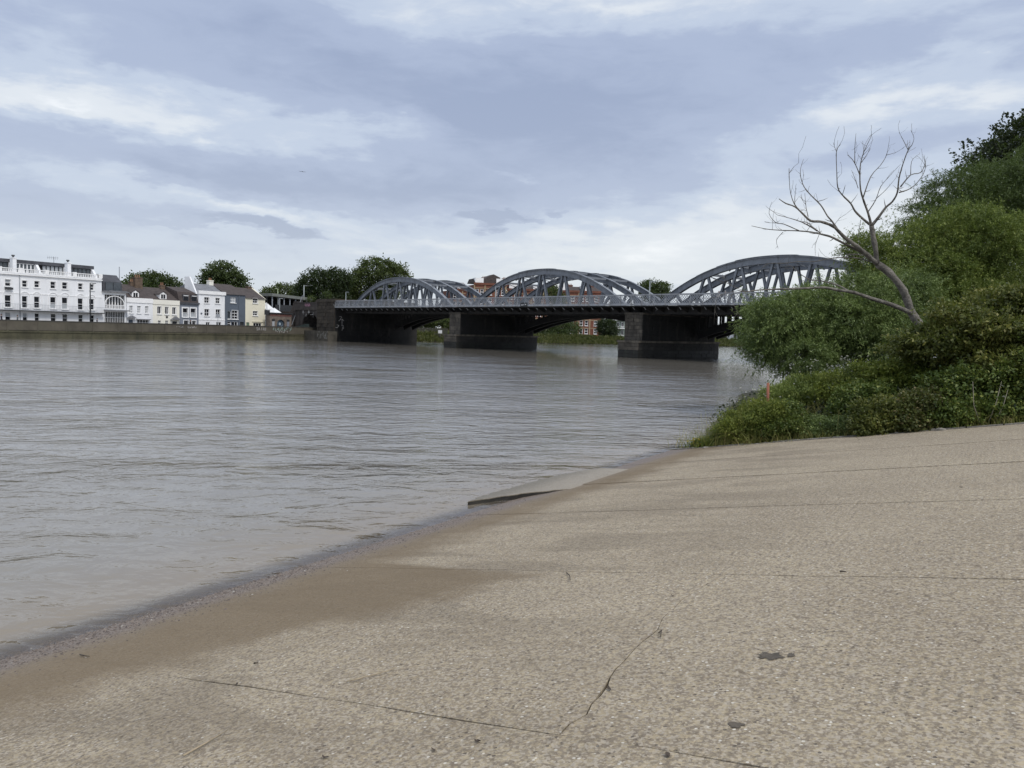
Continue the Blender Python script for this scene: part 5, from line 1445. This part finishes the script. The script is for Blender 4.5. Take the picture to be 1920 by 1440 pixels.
for lbl, ells, m_, sd, n, L_, W_ in (
    ('leafy mound under the low willow with white umbels on top', [(1560, 722, 22.3, 58, 30, 1.2), (1600, 712, 22.4, 40, 30, 1.1)], lf_herb, 41, 900, .06, .035),
    ('pale green mound left of the umbels under the low willow', [(1500, 735, 22.6, 40, 28, 1.1), (1465, 745, 22.6, 30, 22, 1.0)], lf_willow2, 46, 620, .055, .03),
    ('tall bramble beneath the foot of the dead tree', [(1665, 712, 21.6, 50, 40, 1.2), (1705, 725, 21.2, 44, 44, 1.1)], lf_herb, 47, 1000, .085, .055),
    ('dark bramble mound in the middle of the bank', [(1625, 752, 20.6, 40, 34, .9), (1590, 762, 20.6, 30, 26, .8)], lf_bramble, 42, 800, .075, .05),
    ('yellowish bramble with arching shoots at the slipway kerb', [(1650, 780, 19.1, 44, 34, .7), (1622, 798, 19.0, 34, 22, .6)], lf_elder, 48, 700, .075, .05),
    ('bramble mound with rusty leaves beside the shady bush', [(1735, 765, 18.9, 48, 46, .8), (1700, 790, 18.6, 34, 24, .6)], lf_rust, 43, 900, .085, .055),
    ('small dark bramble between the shady bush and the kerb', [(1790, 785, 18.2, 40, 26, .6)], lf_bramble, 49, 420, .07, .045),
    ('rounded bush at the waterside tip of the bank beside the post', [(1412, 788, 21.2, 50, 40, .9), (1372, 806, 21.2, 34, 26, .7), (1442, 775, 20.7, 26, 26, .6)], lf_herb, 44, 1000, .055, .03),
    ('dense dark bush in front of the orange post', [(1470, 790, 20.8, 40, 34, .8), (1440, 802, 20.7, 30, 26, .6)], lf_bramble, 50, 760, .06, .04),
    ('low pale weeds between the dark bush and the brambles', [(1545, 805, 20.0, 36, 24, .6), (1575, 806, 19.7, 30, 22, .6), (1515, 812, 20.2, 24, 16, .5)], lf_willow, 45, 620, .05, .028)):
    bush('bramble_bush', lbl, 'bush', ells, 'clump', n, 24, .085, L_, W_, m_, sd, .03, group='bramble bushes on the slipway bank', flat=.6)
# drooping sedge in front of the waterside tip
def blades(name, label, anchors, n, hgt, wd, m_, seed, spread, lean=.55, cat='grass', kind=None, group=None):
    rs = np.random.RandomState(seed); a = np.array(anchors, float); i = rs.randint(0, len(a), n)
    B = a[i]+np.stack([rs.randn(n)*spread, rs.randn(n)*spread, np.zeros(n)], 1)
    B[:, 2] = bank_z(B[:, 0], B[:, 1])-.02
    d = rs.randn(n, 2)*lean; h = hgt*rs.uniform(.4, 1.2, n)
    seg = 4; V = np.empty((n, seg*2, 3), np.float32); ang = rs.uniform(0, PI, n); sx, sy = np.cos(ang)*wd, np.sin(ang)*wd
    for q in range(seg):
        t = q/(seg-1); w_ = (1-t*.92)
        x = B[:, 0]+d[:, 0]*h*t*t; y = B[:, 1]+d[:, 1]*h*t*t; z = B[:, 2]+h*(t-.35*t*t*np.hypot(d[:, 0], d[:, 1])*1.6)
        V[:, q*2] = np.stack([x-sx*w_, y-sy*w_, z], 1); V[:, q*2+1] = np.stack([x+sx*w_, y+sy*w_, z], 1)
    F = np.concatenate([np.stack([np.arange(n)*seg*2+q*2+k for k in (0, 1, 3, 2)], 1) for q in range(seg-1)])
    o = fast_mesh(name, V.reshape(-1, 3), F, m_); tag(o, label, cat, group, kind)
    return o
def line_pts(V0, U0, U1, n): return [slip_xy(U0+(U1-U0)*i/(n-1), V0)+(0,) for i in range(n)]
blades('sedge', 'tuft of long drooping sedge at the waterside tip of the bank', [at(x, 830, 20.9)[:] for x in (1395, 1420, 1440, 1465)], 1100, 1.15, .010, lf_blade, 51, .32, .75, 'sedge', group='tufts of grass')
blades('grass_edge', 'long grass and weeds along the edge of the slipway', line_pts(20.75, -6.9, 9, 60), 3600, .34, .007, lf_blade, 52, .22, .6, kind='stuff')
blades('undergrowth', 'tall rough grass filling the bank below the bushes', [at(x, y, d)[:] for x, y, d in ((1400, 800, 22.0), (1500, 790, 21.5), (1600, 780, 20.6), (1700, 770, 19.8), (1800, 770, 19.2), (1420, 760, 25), (1520, 720, 26), (1640, 700, 25), (1420, 715, 29), (1440, 690, 32))], 3800, .8, .008, lf_blade, 53, .9, .5, kind='stuff')
# flat ground cover so no bare earth shows; dark leaves paint shade into hollows
rs = np.random.RandomState(77); n = 26000
U_ = rs.uniform(-8.6, 6, n); Vv = 20.5+np.abs(rs.randn(n))*3.2+rs.uniform(0, 6, n)
xx = su.x*U_+sv.x*Vv; yy = su.y*U_+sv.y*Vv; ok = bank_dist(xx, yy) > .5; xx, yy = xx[ok], yy[ok]; n = len(xx)
hh = np.abs(rs.randn(n))*.35
P = np.stack([xx, yy, bank_z(xx, yy)+hh], 1)
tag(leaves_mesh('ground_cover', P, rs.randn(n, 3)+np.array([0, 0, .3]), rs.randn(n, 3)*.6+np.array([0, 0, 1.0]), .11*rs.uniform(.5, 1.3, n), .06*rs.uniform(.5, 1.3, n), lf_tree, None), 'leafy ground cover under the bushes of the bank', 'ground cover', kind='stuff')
# flowers
def flower_heads(name, label, spots, m_, r_, n_each, stalk, seed, cat='flowers', group=None, below=.5):
    for idx, sp_ in enumerate(spots):
        p = at(*sp_); rr = random.Random(seed+idx); gz = ground(p.x, p.y)
        root = empty(name, (p.x, p.y, gz)); tag(root, label[idx] if isinstance(label, list) else label, cat, group)
        stm = MB(); hd = MB()
        for i in range(n_each):
            dx_, dy_, dz_ = rr.gauss(0, stalk), rr.gauss(0, stalk*.5), rr.uniform(-stalk*.9, stalk*.5)
            top = Vector((dx_, dy_, p.z-gz+dz_))
            stm.tube([(dx_*.7, dy_*.7, max(0, top.z-below)), tuple(top)], [.006, .004], 4, False)
            for q in range(5):
                a = 2*PI*q/5+rr.random(); c = top+Vector((math.cos(a)*r_*.6, math.sin(a)*r_*.6, rr.uniform(-.01, .015)))
                hd.quad(c+Vector((-r_*.5, 0, 0)), c+Vector((0, -r_*.5, .01)), c+Vector((r_*.5, 0, 0)), c+Vector((0, r_*.5, .01)))
        stm.build('stalk', m_stalk, root); hd.build('flower', m_, root)
m_stalk = mat('green_stalk', (.07, .09, .03), .7, .2, 4)
flower_heads('cow_parsley', ['white cow parsley umbels standing against the low willow', 'sparse white umbels above the bramble left of the dead tree', 'white umbels at the waterside by the orange post', 'tall white umbels over the middle of the bank'],
             [(1560, 686, 22.2), (1610, 680, 22.0), (1435, 742, 21.2), (1520, 698, 22.4)], m_petalw, .030, 26, .42, 61, group='cow parsley')
flower_heads('yellow_flowers', ['yellow ragwort at the tip of the bank by the water', 'few yellow flowers low in the brambles'], [(1312, 826, 21.2), (1665, 790, 18.7)], m_petaly, .026, 46, .17, 71, group='yellow flowers')
blades('ragwort_leaves', 'green leaves round the yellow ragwort at the water', [at(1318, 838, 21.2)[:], at(1335, 836, 21.4)[:]], 500, .45, .016, lf_herb, 55, .18, .5, 'weeds')
blades('waterside_weeds', 'pale sprigs of weed at the corner of the slipway', [at(x, 851, 20.6)[:] for x in (1250, 1262, 1275, 1290)], 260, .22, .008, lf_blade, 56, .10, .6, 'weeds')
# bare pale stems in the shady bush
st = MB()
for a, b_, c in (((1852, 796), (1868, 755), (1878, 715)), ((1864, 796), (1882, 758), (1890, 730)), ((1838, 796), (1826, 760), (1824, 715))):
    st.tube([at(a[0], a[1], 17.5), at(b_[0], b_[1], 17.4), at(c[0], c[1], 17.6)], [.009, .008, .004], 6)
tag(st.build('bare_stems', mat('pale_stem', (.20, .18, .14), .9, .2, 6), None, True), 'pale bare stems standing in front of the shady bush', 'stems')

# ================================================================== DEAD TREE
m_dead = mat('dead_wood', (.165, .150, .130), .95, .35, 5.0, .05, 16, dirt=(.060, .053, .045), dscale=1.0)
Z = lambda q: (1320+q[0]/3.2, 200+q[1]/3.2)
TRK = [(1330, 1560), (1310, 1420), (1290, 1310), (1245, 1235), (1215, 1150), (1185, 1085), (1110, 995), (1040, 945)]
BR = [  # (points, r0, r1)
 ([(1040, 945), (985, 895), (920, 840), (850, 790), (810, 750), (770, 715), (700, 690), (640, 685), (590, 640), (545, 600), (490, 580), (450, 553)], .085, .010),
 ([(1035, 940), (1030, 860), (1015, 780), (1005, 715)], .090, .062),
 ([(1005, 715), (985, 640), (960, 570), (940, 500), (935, 410), (940, 340), (960, 270), (1005, 175)], .048, .006),
 ([(1005, 715), (1050, 660), (1090, 605), (1130, 570), (1160, 515), (1170, 430), (1195, 340), (1225, 260), (1245, 235)], .050, .008),
 ([(1005, 715), (950, 670), (905, 625), (880, 580), (830, 530), (803, 485), (797, 400), (795, 270), (820, 225)], .042, .006),
 ([(795, 270), (785, 245), (775, 215)], .010, .004), ([(935, 410), (910, 350), (885, 310), (860, 290)], .018, .005),
 ([(905, 340), (905, 250), (912, 160)], .016, .005), ([(945, 335), (975, 290), (1000, 250)], .014, .004), ([(955, 290), (965, 230), (1003, 165)], .010, .003),
 ([(1170, 515), (1240, 490), (1300, 430), (1330, 360), (1320, 290)], .022, .004), ([(1180, 480), (1240, 410), (1300, 395), (1325, 340), (1315, 300)], .022, .004),
 ([(1240, 410), (1245, 330), (1275, 295)], .012, .004), ([(1225, 260), (1190, 190), (1170, 155)], .012, .003), ([(1245, 235), (1260, 190), (1240, 140)], .010, .003),
 ([(985, 630), (1030, 560), (1060, 480), (1110, 420), (1165, 360)], .020, .004), ([(1035, 550), (1090, 500), (1150, 430)], .012, .004),
 ([(955, 545), (1000, 420), (1060, 350), (1095, 290), (1110, 215)], .020, .004), ([(1095, 290), (1150, 275), (1200, 245)], .009, .003),
 ([(925, 490), (905, 430), (885, 380)], .012, .004), ([(1300, 430), (1330, 420), (1350, 405)], .008, .003),
 ([(590, 640), (540, 580), (515, 490), (512, 370)], .020, .005), ([(512, 400), (540, 360), (568, 338)], .009, .003), ([(545, 590), (545, 540), (553, 488)], .012, .005),
 ([(810, 750), (770, 690), (740, 655), (700, 590), (640, 530), (600, 480), (580, 420), (580, 370), (597, 315)], .034, .005), ([(590, 450), (600, 405)], .007, .003),
 ([(625, 660), (612, 600), (605, 520)], .014, .005), ([(612, 590), (590, 560), (580, 530)], .008, .003),
 ([(985, 895), (900, 850), (820, 810), (760, 780), (700, 765), (640, 752), (560, 745), (470, 742), (380, 735), (285, 715)], .050, .007),
 ([(475, 752), (435, 800), (445, 850)], .010, .004), ([(680, 745), (640, 720), (580, 690), (500, 665), (440, 650)], .026, .006),
 ([(570, 744), (480, 705), (430, 695), (390, 640), (408, 570)], .018, .004), ([(430, 697), (388, 697)], .008, .003), ([(700, 760), (650, 720), (620, 695), (580, 690)], .020, .010),
 ([(690, 770), (668, 830), (668, 895)], .009, .003), ([(785, 705), (800, 685), (815, 668)], .010, .004),
 ([(1000, 930), (930, 910), (850, 905), (760, 910), (660, 930), (560, 930), (480, 940), (390, 940), (345, 970)], .026, .005),
 ([(850, 905), (880, 885), (985, 895)], .016, .012), ([(940, 680), (930, 740), (918, 800)], .010, .004),
 ([(1255, 1245), (1180, 1210), (1100, 1180), (1000, 1150), (900, 1115), (800, 1100), (720, 1085), (600, 1090), (450, 1095), (330, 1100), (250, 1110), (200, 1100)], .082, .010),
 ([(870, 1108), (800, 1070), (700, 1045), (640, 1040), (580, 1005), (530, 960), (515, 955)], .032, .006), ([(800, 1100), (830, 1130), (835, 1142)], .014, .004),
 ([(250, 1108), (190, 1085), (130, 1050), (110, 1005)], .010, .004), ([(200, 1105), (100, 1130), (70, 1180), (60, 1310)], .010, .003), ([(230, 1108), (165, 1130), (185, 1200), (240, 1290)], .010, .003),
]
dead = empty('dead_tree', (0, 0, 0)); base = at(*Z(TRK[0]), 25.0); dead.location = (base.x, base.y, ground(base.x, base.y))
tag(dead, 'bare dead tree with forked branches leaning out over the bushes', 'tree')
dloc = Vector(dead.location); known = []
def resample(pts, k=3):
    out = []
    for i in range(len(pts)-1):
        p0 = pts[max(i-1, 0)]; p1, p2 = pts[i], pts[i+1]; p3 = pts[min(i+2, len(pts)-1)]
        for q in range(k):
            t = q/k
            out.append(tuple(.5*((2*p1[c])+(-p0[c]+p2[c])*t+(2*p0[c]-5*p1[c]+4*p2[c]-p3[c])*t*t+(-p0[c]+3*p1[c]-3*p2[c]+p3[c])*t**3) for c in (0, 1)))
    out.append(pts[-1]); return out
rr = random.Random(21)
def branch(pts, r0, r1, name, parent, first=False):
    pts = resample(pts, 3)
    if first: d0 = 25.0; sl_ = 0
    else:
        q = min(known, key=lambda a: (a[0]-pts[0][0])**2+(a[1]-pts[0][1])**2); d0 = q[2]; sl_ = rr.uniform(-.9, .9)
    mb = MB(); path, rad = [], []; n = len(pts); acc = 0
    for i, p in enumerate(pts):
        t = i/(n-1)
        if i: acc += math.hypot(p[0]-pts[i-1][0], p[1]-pts[i-1][1])/3.2/FPX*25
        d = d0+sl_*acc*.5; x, y = Z(p); path.append(at(x, y, d)-dloc); r = r0+(r1-r0)*t**.8
        rad.append(r*(1+rr.uniform(-.12, .12))); known.append((p[0], p[1], d))
    if first: path.insert(0, Vector((path[0].x+.1, path[0].y, -.2))); rad.insert(0, r0*1.2)
    mb.tube(path, rad, 10 if r0 > .05 else 6)
    if r0 < .06 and not first:      # broken side spurs
        for _ in range(max(1, n//3)):
            i = rr.randrange(1, n-1); v = Vector((rr.uniform(-1, 1), rr.uniform(-1, 1), rr.uniform(-.3, 1))).normalized()*rr.uniform(.05, .38)
            mb.tube([path[i], path[i]+v*.6, path[i]+v+Vector((0, 0, .03))], [rad[i]*.5, rad[i]*.35, .002], 4)
        for _ in range(1+n//8):     # fine angular twigs growing on from the branch
            i = rr.randrange(max(1, n//3), n); dv = (path[i]-path[i-1]).normalized(); q = path[i].copy(); pp = [q.copy()]; L_ = rr.uniform(.10, .30)
            dv = (dv+Vector((rr.uniform(-.8, .8), rr.uniform(-.8, .8), rr.uniform(-.2, .9)))).normalized()
            for _s in range(rr.choice((2, 3, 3, 4))):
                q = q+dv*L_*rr.uniform(.6, 1.1); pp.append(q.copy()); dv = (dv+Vector((rr.uniform(-.5, .5), rr.uniform(-.5, .5), rr.uniform(-.1, .5)))).normalized(); L_ *= .8
            mb.tube(pp, [max(.006, rad[i]*.4)]+[.0042]*(len(pp)-1), 4)
    return mb.build(name, m_dead, parent, True)
branch(TRK, .155, .105, 'trunk', dead, True)
for pts, a, b_ in BR: branch(pts, a*.98, b_*1.1, 'branch', dead)

# ================================================================== POST, DEBRIS, PUDDLES
po = empty('marker_post', (0, 0, 0)); p = at(1439, 742, 21.0); gz = ground(p.x, p.y); po.location = (p.x, p.y, gz)
tag(po, 'weathered orange marker post sticking up from the waterside bushes', 'post')
pt = at(1437, 719, 21.0); hh_ = pt.z-gz
MB().tube([(.06, 0, -.2), (.02, 0, hh_*.6), (0, 0, hh_)], [.040, .039, .038], 12).build('shaft', mat('orange_paint', (.235, .085, .050), .8, .2, 3), po, True)
MB().tube([(0, 0, hh_), (0, 0, hh_+.02)], [.038, .032], 12).build('cap', mat('faded_orange', (.28, .12, .075), .8, .2, 3), po)
def on_slip(px, py, dz=0.0):
    U, V = slip_hit(px, py); x, y = slip_xy(U, V); return Vector((x, y, slip_z(U)+dz))
m_twig = mat('dry_twig', (.33, .27, .185), .85, .2, 20); m_twigd = mat('dark_twig', (.06, .048, .036), .9, .2, 20); m_leafd = mat('dead_leaf', (.055, .040, .028), .8, .3, 12)
def twig(label, pts, r_, m_, name='twig', group='twigs on the slipway'):
    P_ = [on_slip(x, y, r_*.9+.012) for x, y in pts]; o = P_[0].copy()
    mb = MB().tube([q-o for q in P_], [r_*(1-.5*i/(len(P_)-1)) for i in range(len(P_))], 6)
    tag(mb.build(name, m_, None, True, o), label, 'twig', group)
twig('straight pale reed stem lying near the bottom edge', [(344, 1422), (385, 1399), (426, 1374)], .006, m_twig)
twig('pale bent reed stem lying above the cracked joint', [(650, 1282), (672, 1277), (700, 1269), (722, 1263), (742, 1256)], .005, m_twig)
twig('short dark curved twig on the damp patch', [(1062, 1077), (1068, 1082), (1069, 1091)], .006, m_twigd)
twig('thin dark twig on the damp gravel at the waterline', [(150, 1231), (160, 1233), (168, 1234)], .006, m_twigd)
twig('small dark twig beside the brown tide belt', [(476, 1248), (484, 1247)], .008, m_twigd)
twig('small forked dark twig by the crack', [(1235, 1190), (1240, 1186), (1238, 1199)], .005, m_twigd)
twig('short dark twig at the joint near the right side', [(1575, 1075), (1586, 1076)], .008, m_twigd)
def scrap(label, px, py, wpx, seed, m_=None, curl=.35):
    c = on_slip(px, py, .004); rr = random.Random(seed); s_ = wpx*c.length/FPX
    mb = MB(); n = 9; ctr = len(mb.v); mb.v.append((0, 0, s_*.10))
    for i in range(n):
        a = 2*PI*i/n; r_ = s_*.5*rr.uniform(.6, 1.1); mb.v.append((math.cos(a)*r_, math.sin(a)*r_*.55, .003+abs(math.cos(a))*s_*curl*rr.uniform(.3, 1)))
    for i in range(n): mb.f.append((ctr, 1+i, 1+(i+1) % n))
    o = mb.build('dead_leaf', m_ or m_leafd, None, True, c); o.rotation_euler = (0, -math.atan(SG)*.6, rr.uniform(0, 6)); tag(o, label, 'leaf', 'dead leaves on the slipway')
scrap('curled dark dead leaf near the bottom centre', 896, 1393, 18, 1); scrap('small dark dead leaf below the curled one', 813, 1409, 12, 2)
scrap('dark scrap of leaf at the bottom left of centre', 609, 1423, 16, 3); scrap('flat dark dead leaf on the joint at the bottom', 1252, 1420, 22, 4)
scrap('brown leaf lying in the crack', 1142, 1294, 15, 5); scrap('small dark leaf on the belt of silt', 444, 1285, 9, 6)
scrap('dark speck of leaf up the slope on the right', 1802, 915, 10, 7); scrap('dark leaf on the tide-stained concrete', 1260, 1118, 9, 8)
# shallow worn hollows with dark silt
m_pud = mat('damp_silt', (.085, .070, .052), .8, .3, 12, .01, 40)
def hollow(label, px, py, wpx, hpx, seed):
    c = on_slip(px, py, .003); rr = random.Random(seed); k_ = c.length/FPX; mb = MB(); n = 26; pts = []
    for i in range(n):
        a = 2*PI*i/n; r_ = rr.uniform(.55, 1.05)
        U, V = slip_hit(px+math.cos(a)*wpx*.5*r_, py+math.sin(a)*hpx*.5*r_); x, y = slip_xy(U, V); pts.append((x-c.x, y-c.y, slip_z(U)+.004+(i % 2)*.0005-c.z))
    mb.quad(*pts); tag(mb.build('puddle', m_pud, None, False, c), label, 'puddle', 'damp hollows in the concrete')
hollow('wide damp hollow in the concrete on the right', 1445, 1231, 58, 16, 1); hollow('small brown hollow in the concrete near the bottom right', 1380, 1360, 34, 14, 2)
hollow('tiny damp hollow beside the wide one', 1484, 1229, 18, 9, 3)
# pebbles washed up at the water's edge, and stones along the slipway kerb
rs = np.random.RandomState(9); n = 9000
Uq = SU0+.06+rs.randn(n)*.30; Vq = rs.uniform(1.2, 12.2, n)
ico = np.array([[0, 0, 1], [.9, 0, .1], [.28, .85, 0], [-.72, .53, .1], [-.72, -.53, 0], [.28, -.85, .1]])
fc = np.array([[0, 1, 2], [0, 2, 3], [0, 3, 4], [0, 4, 5], [0, 5, 1]])
sz = rs.uniform(.004, .013, n)*np.where(rs.rand(n) < .05, 1.8, 1)
th = rs.uniform(0, 6.28, n); Vx = np.empty((n, 6, 3)); ct, sn = np.cos(th)[:, None], np.sin(th)[:, None]
lx, ly = ico[None, :, 0]*1.3, ico[None, :, 1]
wxq, wyq = su.x*Uq+sv.x*Vq, su.y*Uq+sv.y*Vq
Vx[:, :, 0] = wxq[:, None]+(lx*ct-ly*sn)*sz[:, None]; Vx[:, :, 1] = wyq[:, None]+(lx*sn+ly*ct)*sz[:, None]; Vx[:, :, 2] = (SG*(Uq-SU0))[:, None]+ico[None, :, 2]*sz[:, None]*.7
F = (np.arange(n)[:, None, None]*6+fc[None]).reshape(-1, 3)
m_peb = bpy.data.materials.new('wet_pebbles'); m_peb.use_nodes = True; t = T(m_peb.node_tree); b_ = m_peb.node_tree.nodes['Principled BSDF']
rnd = t.new('ShaderNodeNewGeometry').outputs['Random Per Island']
t.put(b_.inputs['Base Color'], t.ramp(rnd, [(0, (.050, .040, .034)), (.5, (.115, .090, .074)), (.85, (.175, .140, .112)), (.97, (.20, .17, .14)), (1, (.42, .40, .36))])); b_.inputs['Roughness'].default_value = .65
tag(fast_mesh('shingle', Vx.reshape(-1, 3), F, m_peb), 'fine wet shingle washed up along the waterline', 'shingle', kind='stuff')
m_rock = mat('kerb_stone', (.19, .175, .15), .9, .3, 8, .01, 30)
rr = random.Random(8)
for i in range(22):
    U = rr.uniform(-8.2, 4.5); x, y = slip_xy(U, 20.3+rr.uniform(-.12, .2)); r_ = rr.uniform(.03, .09)
    mb = MB().ball((0, 0, 0), r_*rr.uniform(1, 1.7), r_, r_*.6, 7, 5); mb.v = [(a*rr.uniform(.85, 1.15), b*rr.uniform(.85, 1.15), c*rr.uniform(.8, 1.2)) for a, b, c in mb.v]
    o = mb.build('stone', m_rock, None, False, (x, y, slip_z(U)+r_*.3)); o.rotation_euler = (0, 0, rr.uniform(0, 3))
    tag(o, 'loose stone on the kerb between the slipway and the bank', 'stone', 'loose stones on the slipway kerb')
# narrow kerb edge
kb = MB()
for i in range(24):
    U0 = -8.0+i*.72; kb.v += []
    a = slip_xy(U0+.01, 20.31); b2 = slip_xy(U0+.70, 20.31); c2 = slip_xy(U0+.70, 20.46); d2 = slip_xy(U0+.01, 20.46); zz0, zz1 = slip_z(U0), slip_z(U0+.7)
    o = MB(); n0 = .03+rr.uniform(-.008, .012)
    o.v = [(a[0], a[1], zz0-.25), (b2[0], b2[1], zz1-.25), (c2[0], c2[1], zz1-.25), (d2[0], d2[1], zz0-.25), (a[0], a[1], zz0+n0), (b2[0], b2[1], zz1+n0), (c2[0], c2[1], zz1+n0), (d2[0], d2[1], zz0+n0)]
    o.f = [(0, 3, 2, 1), (4, 5, 6, 7), (0, 1, 5, 4), (1, 2, 6, 5), (2, 3, 7, 6), (3, 0, 4, 7)]
    ob = o.build('kerb_block', m_rock, None); ob.parent = slipway; ob.matrix_parent_inverse = Matrix.Rotation(-SA, 4, 'Z')

# ================================================================== PEOPLE AND BIRD
m_skin = mat('skin', (.42, .27, .20), .6, .05, 5); m_hair = mat('dark_hair', (.03, .024, .02), .7, .2, 20)
def person(label, loc, rz, top, legs, hair=None, stride=.22, hgt=1.7):
    e = empty('person', loc, rz); tag(e, label, 'person', 'people on the far bank and bridge'); s_ = hgt/1.7
    J = [(0, 0, .95), (0, 0, 1.15), (0, .01, 1.36), (0, .02, 1.46), (0, .03, 1.56), (0, .04, 1.68),
         (.10, 0, .90), (.11, stride, .48), (.11, stride*.6, .06), (.11, stride*.6+.14, .03),
         (-.10, 0, .90), (-.11, -stride*.4, .50), (-.11, -stride, .08), (-.11, -stride+.14, .04),
         (.19, .0, 1.36), (.24, -.06, 1.10), (.23, .08, .88), (.22, .12, .80),
         (-.19, .0, 1.36), (-.24, .06, 1.10), (-.23, .18, .90), (-.22, .23, .83)]
    Ed = [(0, 1), (1, 2), (2, 3), (3, 4), (4, 5), (0, 6), (6, 7), (7, 8), (8, 9), (0, 10), (10, 11), (11, 12), (12, 13), (2, 14), (14, 15), (15, 16), (16, 17), (2, 18), (18, 19), (19, 20), (20, 21)]
    Rr = [.13, .125, .14, .055, .085, .075, .085, .062, .045, .035, .085, .062, .045, .035, .058, .043, .033, .03, .058, .043, .033, .03]
    me = bpy.data.meshes.new('body'); me.from_pydata([tuple(c*s_ for c in j) for j in J], Ed, [])
    o = link('body', me, e); sk = o.modifiers.new('skin', 'SKIN'); sk.use_smooth_shade = True
    for i, r_ in enumerate(Rr): me.skin_vertices[0].data[i].radius = (r_*s_, r_*s_*.85)
    me.skin_vertices[0].data[0].use_root = True
    sb = o.modifiers.new('sub', 'SUBSURF'); sb.levels = 1; sb.render_levels = 1
    # clothes by height: trousers, top, skin
    m_ = bpy.data.materials.new('clothed_body'); m_.use_nodes = True; t = T(m_.node_tree); b_ = m_.node_tree.nodes['Principled BSDF']
    z = t.sep(t.new('ShaderNodeTexCoord').outputs['Object'])[2]
    col = t.mix(t.m('GREATER_THAN', z, .95*s_), legs+(1,), top+(1,)); col = t.mix(t.m('GREATER_THAN', z, 1.45*s_), col, (.42, .27, .20, 1)); t.put(b_.inputs['Base Color'], col); b_.inputs['Roughness'].default_value = .8
    me.materials.append(m_)
    hm = mat('hair_%s' % (hair or 'dark'), {'dark': (.03, .024, .02), 'grey': (.30, .29, .28), 'cap': (.6, .6, .6)}[hair or 'dark'], .7, .1, 10)
    MB().ball((0, .025*s_, 1.66*s_), .092*s_, .10*s_, .095*s_, 10, 7).build('hair', hm, e, True)
    return e
def street_person(label, px, off, rz, *a, **kw):
    k_ = fac(px, 598, off)[0]; person(label, wall_xy(k_, off)+(FARZ,), rz, *a, **kw)
street_person('person in dark clothes walking behind the wall at the far left', 2.5, 1.6, WA-PI/2, (.02, .02, .03), (.02, .02, .025), hgt=1.75)
street_person('person in grey behind the wall below the drainpipe', 33, 1.6, WA+PI/2, (.10, .11, .12), (.03, .03, .04), 'dark', hgt=1.66)
street_person('person in black in front of the narrow grey-blue house', 357, 1.8, WA-PI/2, (.02, .02, .02), (.02, .02, .03), hgt=1.72)
street_person('person with dark hair behind the wall by the terrace end', 182, 1.6, WA-PI/2, (.05, .05, .06), (.03, .03, .04), hgt=1.50)
def bridge_person(label, px, *a, **kw):
    lo, hi = -47.0, 85.0
    for _ in range(50):
        m_ = (lo+hi)/2; x, y = bridge_xy(m_, .9)
        if x/y > ray(px, 560)[0]/ray(px, 560)[1]: lo = m_
        else: hi = m_
    x, y = bridge_xy(lo, .9); person(label, (x, y, 6.99), BA+PI/2, *a, **kw)
bridge_person('person in a pale cap walking on the bridge footway', 1347, (.5, .5, .52), (.08, .09, .12), 'cap', hgt=1.78)
bridge_person('grey-haired person on the footway behind the one in the cap', 1359, (.35, .36, .40), (.05, .06, .08), 'grey', hgt=1.74)
b = at(567, 322, 160); bd = empty('gull', b, .4); tag(bd, 'tiny dark bird flying high over the river', 'bird')
gb = MB(); gb.tube([(0, -.30, 0), (0, -.15, .02), (0, .1, .02), (0, .28, .03)], [.02, .07, .065, .02], 8)
for sx in (-1, 1): gb.prism([(0, .12), (sx*.35, .16), (sx*.75, .02), (sx*.4, -.04), (0, -.10)][::sx], .015, .035, 'z')
gb.build('body', mat('gull_grey', (.06, .06, .065), .8, .1, 5), bd)
print('OBJECTS', len(bpy.data.objects))
